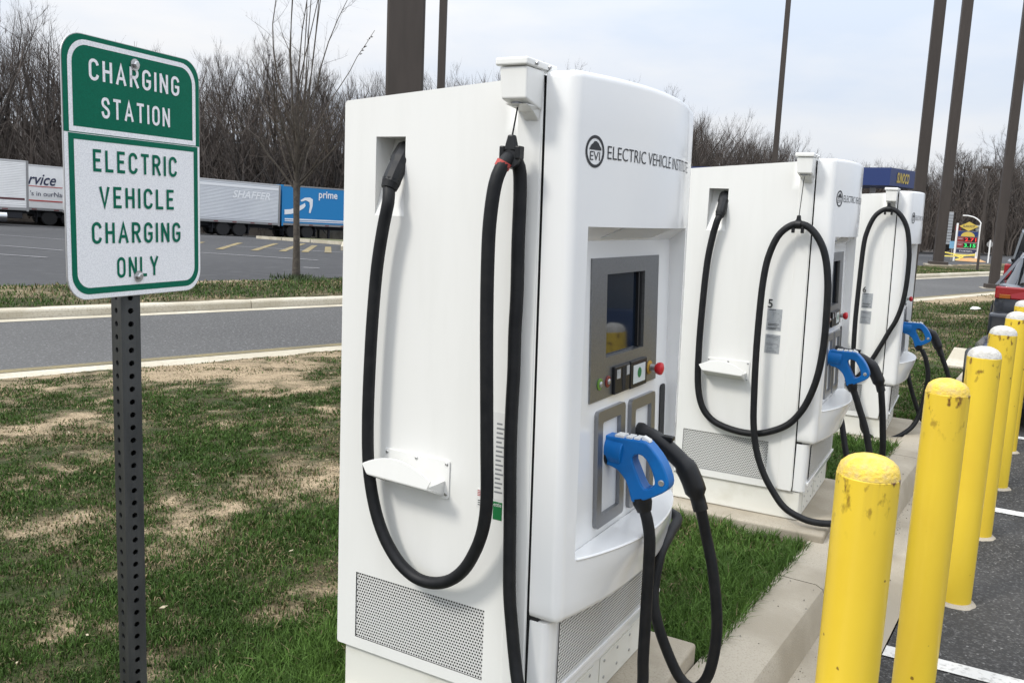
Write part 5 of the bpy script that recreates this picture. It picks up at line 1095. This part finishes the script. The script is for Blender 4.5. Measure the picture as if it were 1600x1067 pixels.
def wood_tree(seed, style):
    random.seed(seed); tr = MB(); cr = MB()
    R0 = random.uniform(.010, .015); fk = random.uniform(.34, .56)
    tp_ = branch_path((0, 0, -.03), (random.gauss(0, .05), random.gauss(0, .05), 1), fk+.03, 5, .03, .02); tr.tube(tp_, [R0*(1-.3*i/5) for i in range(6)], 6)
    limbs = []
    nl = random.randint(4, 6)
    for i in range(nl):
        a = i*6.283/nl+random.uniform(-.5, .5); st = rad(random.uniform(8, 22) if i == 0 else random.uniform(18, 42)); f = 1 if i < 3 else random.uniform(.62, .98); p, _ = at_path(tp_, min(.999, f))
        limbs.append((branch_path(p, (math.sin(st)*math.cos(a), math.sin(st)*math.sin(a), math.cos(st)), (1-p.z)*random.uniform(.86, 1.04)/max(.8, math.cos(st)), 6, .10, .05), R0*.62))
    for i in range(random.randint(2, 5)):
        p, d = at_path(tp_, random.uniform(.35, .9)); limbs.append((branch_path(p, side_dir(d, rad(random.uniform(40, 70)), random.uniform(0, 6.28)), random.uniform(.10, .22), 5, .14, .08), R0*.3))
    for P_, r in limbs:
        ll = sum((P_[k+1]-P_[k]).length for k in range(len(P_)-1)); m = len(P_)-1
        tr.tube(P_, [r*(1-.85*k/m)+.0008 for k in range(m+1)], 4, False)
        nb = random.randint(9, 12)
        for j in range(nb):
            f = .22+.78*(j+random.random())/nb; p2, d2 = at_path(P_, min(f, .995)); l2 = ll*random.uniform(.24, .42)*(1.15-.6*f); b2 = branch_path(p2, side_dir(d2, rad(random.uniform(22, 52)), random.uniform(0, 6.28)), l2, 4, .13, .10)
            twig(cr, b2, .0036); twig(cr, b2, .0030)
            for k in range(random.randint(6, 8)):
                p3, d3 = at_path(b2, .15+.85*random.random()); l3 = l2*random.uniform(.35, .6); b3 = branch_path(p3, side_dir(d3, rad(random.uniform(18, 48)), random.uniform(0, 6.28)), l3, 2, .15, .16); twig(cr, b3, .0021)
                for q_ in range(4): p4, d4 = at_path(b3, random.random()); twig(cr, [p4, p4+(side_dir(d4, rad(random.uniform(15, 45)), random.uniform(0, 6.28))+Vector((0, 0, .25)))*l3*random.uniform(.4, .75)], .0015)
    zm = max(v[2] for v in cr.v); 
    for b in (tr, cr): b.v = [(v[0]/zm, v[1]/zm, v[2]/zm) for v in b.v]
    return tr.mesh('trunk', BARK), cr.mesh('twigs', TWIG)
PROT = [wood_tree(100+i, i % 2) for i in range(8)]
random.seed(5)
PROF = [(-120, 11), (-75, 11), (-59.36, 11.3), (-57.56, 10.3), (-55.34, 10.2), (-53.05, 9.), (-49.95, 7.9), (-47.42, 9.4), (-45.21, 9.04), (-42.95, 9.3), (-39.83, 8.0), (-37.49, 8.9), (-34.32, 9.5), (-30.29, 9.3), (-27.08, 9.4), (-24.62, 8.6), (-21.02, 8.3), (-18.57, 7.0), (-15.81, 6.3), (-13.88, 5.9), (-12.31, 5.), (-10.79, 4.5), (-8.56, 3.8), (-6.8, 3.8), (-5.5, 4.5), (-3.82, 4.4), (-2.29, 5.4), (-.46, 5.9), (8, 6), (40, 6)]
def elev(az): return np.interp(az, [p[0] for p in PROF], [p[1] for p in PROF])
def wood_z(n, t): return terr(n, t)
GROUP = 'bare trees of the wood behind the lorry park'
def plant_tree(x, y, z, frac, label, group=GROUP, k=None, hmin=6):
    az = math.degrees(math.atan2(x, y)); d = math.hypot(x, y); top = 1.58+d*math.tan(rad(float(elev(az)))); h = max(hmin, (top-z)*frac)
    tm, cm = PROT[random.randrange(8) if k is None else k]; o = thing('bare_tree', label, 'tree', (x, y, z), random.uniform(0, 6.28), group); wdt = h*random.uniform(.85, 1.1)*min(1.25, max(.8, 13/h)); o.scale = (wdt, wdt, h)
    link('trunk', tm, o); link('twigs', cm, o); return o
cnt = 0
for n, sp, lo, hi in ((68.5, 3.8, .68, .93), (73, 4.1, .80, .98), (78, 4.4, .92, 1.03), (85, 4.6, .95, 1.05)):
    t = -40
    while t < 185:
        nn, tt = n+random.uniform(-1.8, 1.8), t+random.uniform(-1.4, 1.4); x, y = nn*NV+tt*TV; az = math.degrees(math.atan2(x, y))
        if -66 < az < -7.5 and cnt < 225 and not (nn < 70.5 and 5 < tt < 28): plant_tree(x, y, wood_z(nn, tt), random.uniform(lo, hi), 'leafless grey brown tree in the wood behind the lorries'); cnt += 1
        t += sp*(1+max(0, t-60)/160)*random.uniform(.8, 1.2)
for i in range(74):
    az = -9.5+13.5*((i*.618) % 1); d = random.uniform(88, 125); x, y = d*math.sin(rad(az)), d*math.cos(rad(az)); plant_tree(x, y, -.3, random.uniform(.72, 1.0) if i > 6 else 1.04, 'leafless tree behind the fuel price sign', 'bare trees behind the fuel price sign')
plant_tree(-58.5, 55.0, -1.5, 1.03, 'tall spreading bare tree rising above the silver trailer', None, 2)
for (n, t, k, f, lab) in ((70.6, 3.5, 1, 1.10, 'tall dark forked tree at the left edge of the wood'), (71.0, 9.0, 4, 1.12, 'tall dark tree rising above the trailer lettered rvice'), (70.9, 37.5, 6, 1.08, 'broad dark tree in the wood above the blue trailer'), (70.4, 43.0, 3, 1.06, 'dark forked tree in the wood just left of the nearest charging station')):
    x, y = n*NV+t*TV; o = plant_tree(x, y, wood_z(n, t), f, lab, None, k); o.scale = (o.scale[0]*1.35, o.scale[1]*1.35, o.scale[2])
# the deeper wood: more of the same, reads as one mass
def mass(name, label_pts, wmul, hh):
    V = []; F = []; random.seed(11)
    mb = MB()
    for (x, y, z, h, w) in label_pts:
        P = branch_path((x, y, z), (random.gauss(0, .08), random.gauss(0, .08), 1), h, 4, .10, .04); twig(mb, P, w)
        for _ in range(hh): p, d = at_path(P, random.uniform(.2, 1)); twig(mb, [p, p+side_dir(d, rad(random.uniform(20, 60)), random.uniform(0, 6.28))*h*random.uniform(.12, .3)], w*.5)
    o = obj(name, mb, TWIG); o['kind'] = 'stuff'; return o
pts = []
for _ in range(13000):
    n = random.uniform(66.5, 96); t = random.uniform(-35, 190); x, y = n*NV+t*TV; az = math.degrees(math.atan2(x, y))
    if not -66 < az < -7 or (n < 70.3 and 6 < t < 27): continue
    z = wood_z(n, t); d = math.hypot(x, y); mx_ = (d*math.tan(rad(float(elev(az))))+1.58-z); h = mx_*random.uniform(.2, .80); pts.append((x, y, z, h, random.uniform(.07, .18)))
for _ in range(3600):
    az = random.uniform(-11, 5); d = random.uniform(84, 128); x, y = d*math.sin(rad(az)), d*math.cos(rad(az)); mx_ = d*math.tan(rad(float(elev(az))))+1.9; pts.append((x, y, -.3, mx_*random.uniform(.2, .62), random.uniform(.07, .15)))
mass('thicket', pts, 1, 9)

# young tree on the strip beyond the ramp
def young_tree():
    random.seed(21); root = thing('young_tree', 'young bare tree with upswept branches on the grass strip by the ramp', 'tree', (-13.5, 14.22, -.07)); tr = MB(); cr = MB()
    tk = [Vector((0, 0, -.05)), Vector((.01, 0, .7)), Vector((-.02, .02, 1.4)), Vector((.0, 0, 2.08))]; tr.tube(tk, [.095, .072, .066, .08], 9)
    for i in range(15):
        a = i*2.4+random.random()*.5; steep = random.uniform(12, 36) if i > 3 else random.uniform(4, 12); d = Vector((math.sin(rad(steep))*math.cos(a), math.sin(rad(steep))*math.sin(a), math.cos(rad(steep)))); ln = random.uniform(1.8, 3.2) if i > 3 else random.uniform(3.4, 4.4)
        b = branch_path((0, 0, 1.95+random.uniform(-.1, .3)), d, ln, 8, .11, .03); tr.tube(b, [.024*(1-.85*k/8)+.003 for k in range(9)], 5, False)
        for j in range(12):
            p2, d2 = at_path(b, .14+.86*(j+random.random())/12); l2 = random.uniform(.35, .95)*(1.1-.45*j/12); b2 = branch_path(p2, side_dir(d2, rad(random.uniform(25, 70)), random.uniform(0, 6.28)), l2, 4, .16, .05); tr.tube(b2, [.005, .004, .0032, .0025, .0018], 3, False)
            for k in range(9):
                p3, d3 = at_path(b2, random.random()); b3 = branch_path(p3, side_dir(d3, rad(random.uniform(25, 70)), random.uniform(0, 6.28)), random.uniform(.12, .42), 2, .16, .04); twig(cr, b3, .0050)
                if random.random() < .6: p4, d4 = at_path(b3, random.random()); twig(cr, [p4, p4+side_dir(d4, rad(45), random.uniform(0, 6.28))*.17], .004)
    # whips above the crown with a few withered leaf tufts
    for (dx, dy, L_) in ((-.22, -.2, 5.0), (.25, .1, 5.6), (.55, .35, 5.3), (-.1, .0, 5.4), (.4, -.1, 5.2), (.95, .75, 4.0), (-.2, .15, 5.8), (.12, -.2, 5.5)):
        d = Vector((dx*.32, dy*.32, 1)); b = branch_path((0, 0, 2.2), d, L_, 9, .06, .0); tr.tube(b, [.0125*(1-.8*k/9)+.003 for k in range(10)], 4, False)
        for k in range(10 if L_ < 5.1 or dx > .3 else 0):
            p, dd = at_path(b, random.uniform(.8, 1)); o = side_dir(dd, rad(60), random.uniform(0, 6.28))*.07; q1 = dd.cross(o).normalized()*.018; cr.add([p, p+o*.5+q1, p+o, p+o*.5-q1], [(0, 1, 2, 3)])
    obj('trunk', tr, BARKY, root, smooth=60); obj('twigs', cr, TWIGY, root)
    return root
young_tree()
mb = MB(); random.seed(3)
for _ in range(260):
    a = random.uniform(0, 6.28); r_ = random.uniform(0, .55)**1; x, y = math.cos(a)*r_*1.3, math.sin(a)*r_; l = random.uniform(.05, .13); b = random.uniform(0, 6.28); w = .02
    mb.add([(x-w*math.cos(b), y-w*math.sin(b), 0), (x+w*math.cos(b), y+w*math.sin(b), 0), (x+math.cos(b+1)*.05, y+math.sin(b+1)*.05, l)], [(0, 1, 2)])
o = obj('weed_tuft', mb, mat('dull_green', (.04, .06, .02), .8), None, loc=(-13.3, 14.1, -.06)); o['kind'] = 'stuff'

# ------------------------------------------------------------------ grit in the gutter, dry leaves on the turf
random.seed(17); mb = MB()
for _ in range(420):
    y = random.uniform(1.2, 12); xp = -.765+abs(random.gauss(0, .035)) if random.random() < .7 else random.uniform(-.98, -.5); r_ = random.uniform(.002, .0065); z0 = -.133 if xp > -.775 else .029
    c = Vector(rowp(xp, y, z0)); a = random.uniform(0, 6); P = [c+Vector((math.cos(a+k*1.57)*r_*random.uniform(.7, 1.2), math.sin(a+k*1.57)*r_*random.uniform(.7, 1.2), 0)) for k in range(4)]; tpp = c+Vector((0, 0, r_*1.1))
    mb.add(P+[tpp], [(0, 1, 4), (1, 2, 4), (2, 3, 4), (3, 0, 4)])
o = obj('grit', mb, mat('grit', (.16, .14, .11), .95, col2=(.4, .37, .32), scale=60, lo=.45, hi=.55)); o['kind'] = 'stuff'
mb = MB()
for _ in range(380):
    a = random.uniform(rad(-72), rad(-4)); d = random.uniform(1.6, 9)**1; x, y = d*math.sin(a), d*math.cos(a); n = NV[0]*x+NV[1]*y
    if n > 8.9 or x-.055*y > -.99 or any(px < x < px+.9 and py-.1 < y < py+.95 for px, py in PADS): continue
    l = random.uniform(.006, .018); c = Vector((x, y, float(gz_np(n))+random.uniform(.008, .025))); e1 = Vector((random.gauss(0, 1), random.gauss(0, 1), random.gauss(0, .5))).normalized()*l; e2 = Vector((random.gauss(0, 1), random.gauss(0, 1), random.gauss(0, .5))).normalized()*l*.45
    mb.add([c-e1, c+e2, c+e1, c-e2], [(0, 1, 2, 3)])
o = obj('dry_leaves', mb, mat('dry_leaf', (.20, .15, .085), .9, col2=(.42, .36, .25), scale=3, lo=.45, hi=.55)); o['kind'] = 'stuff'
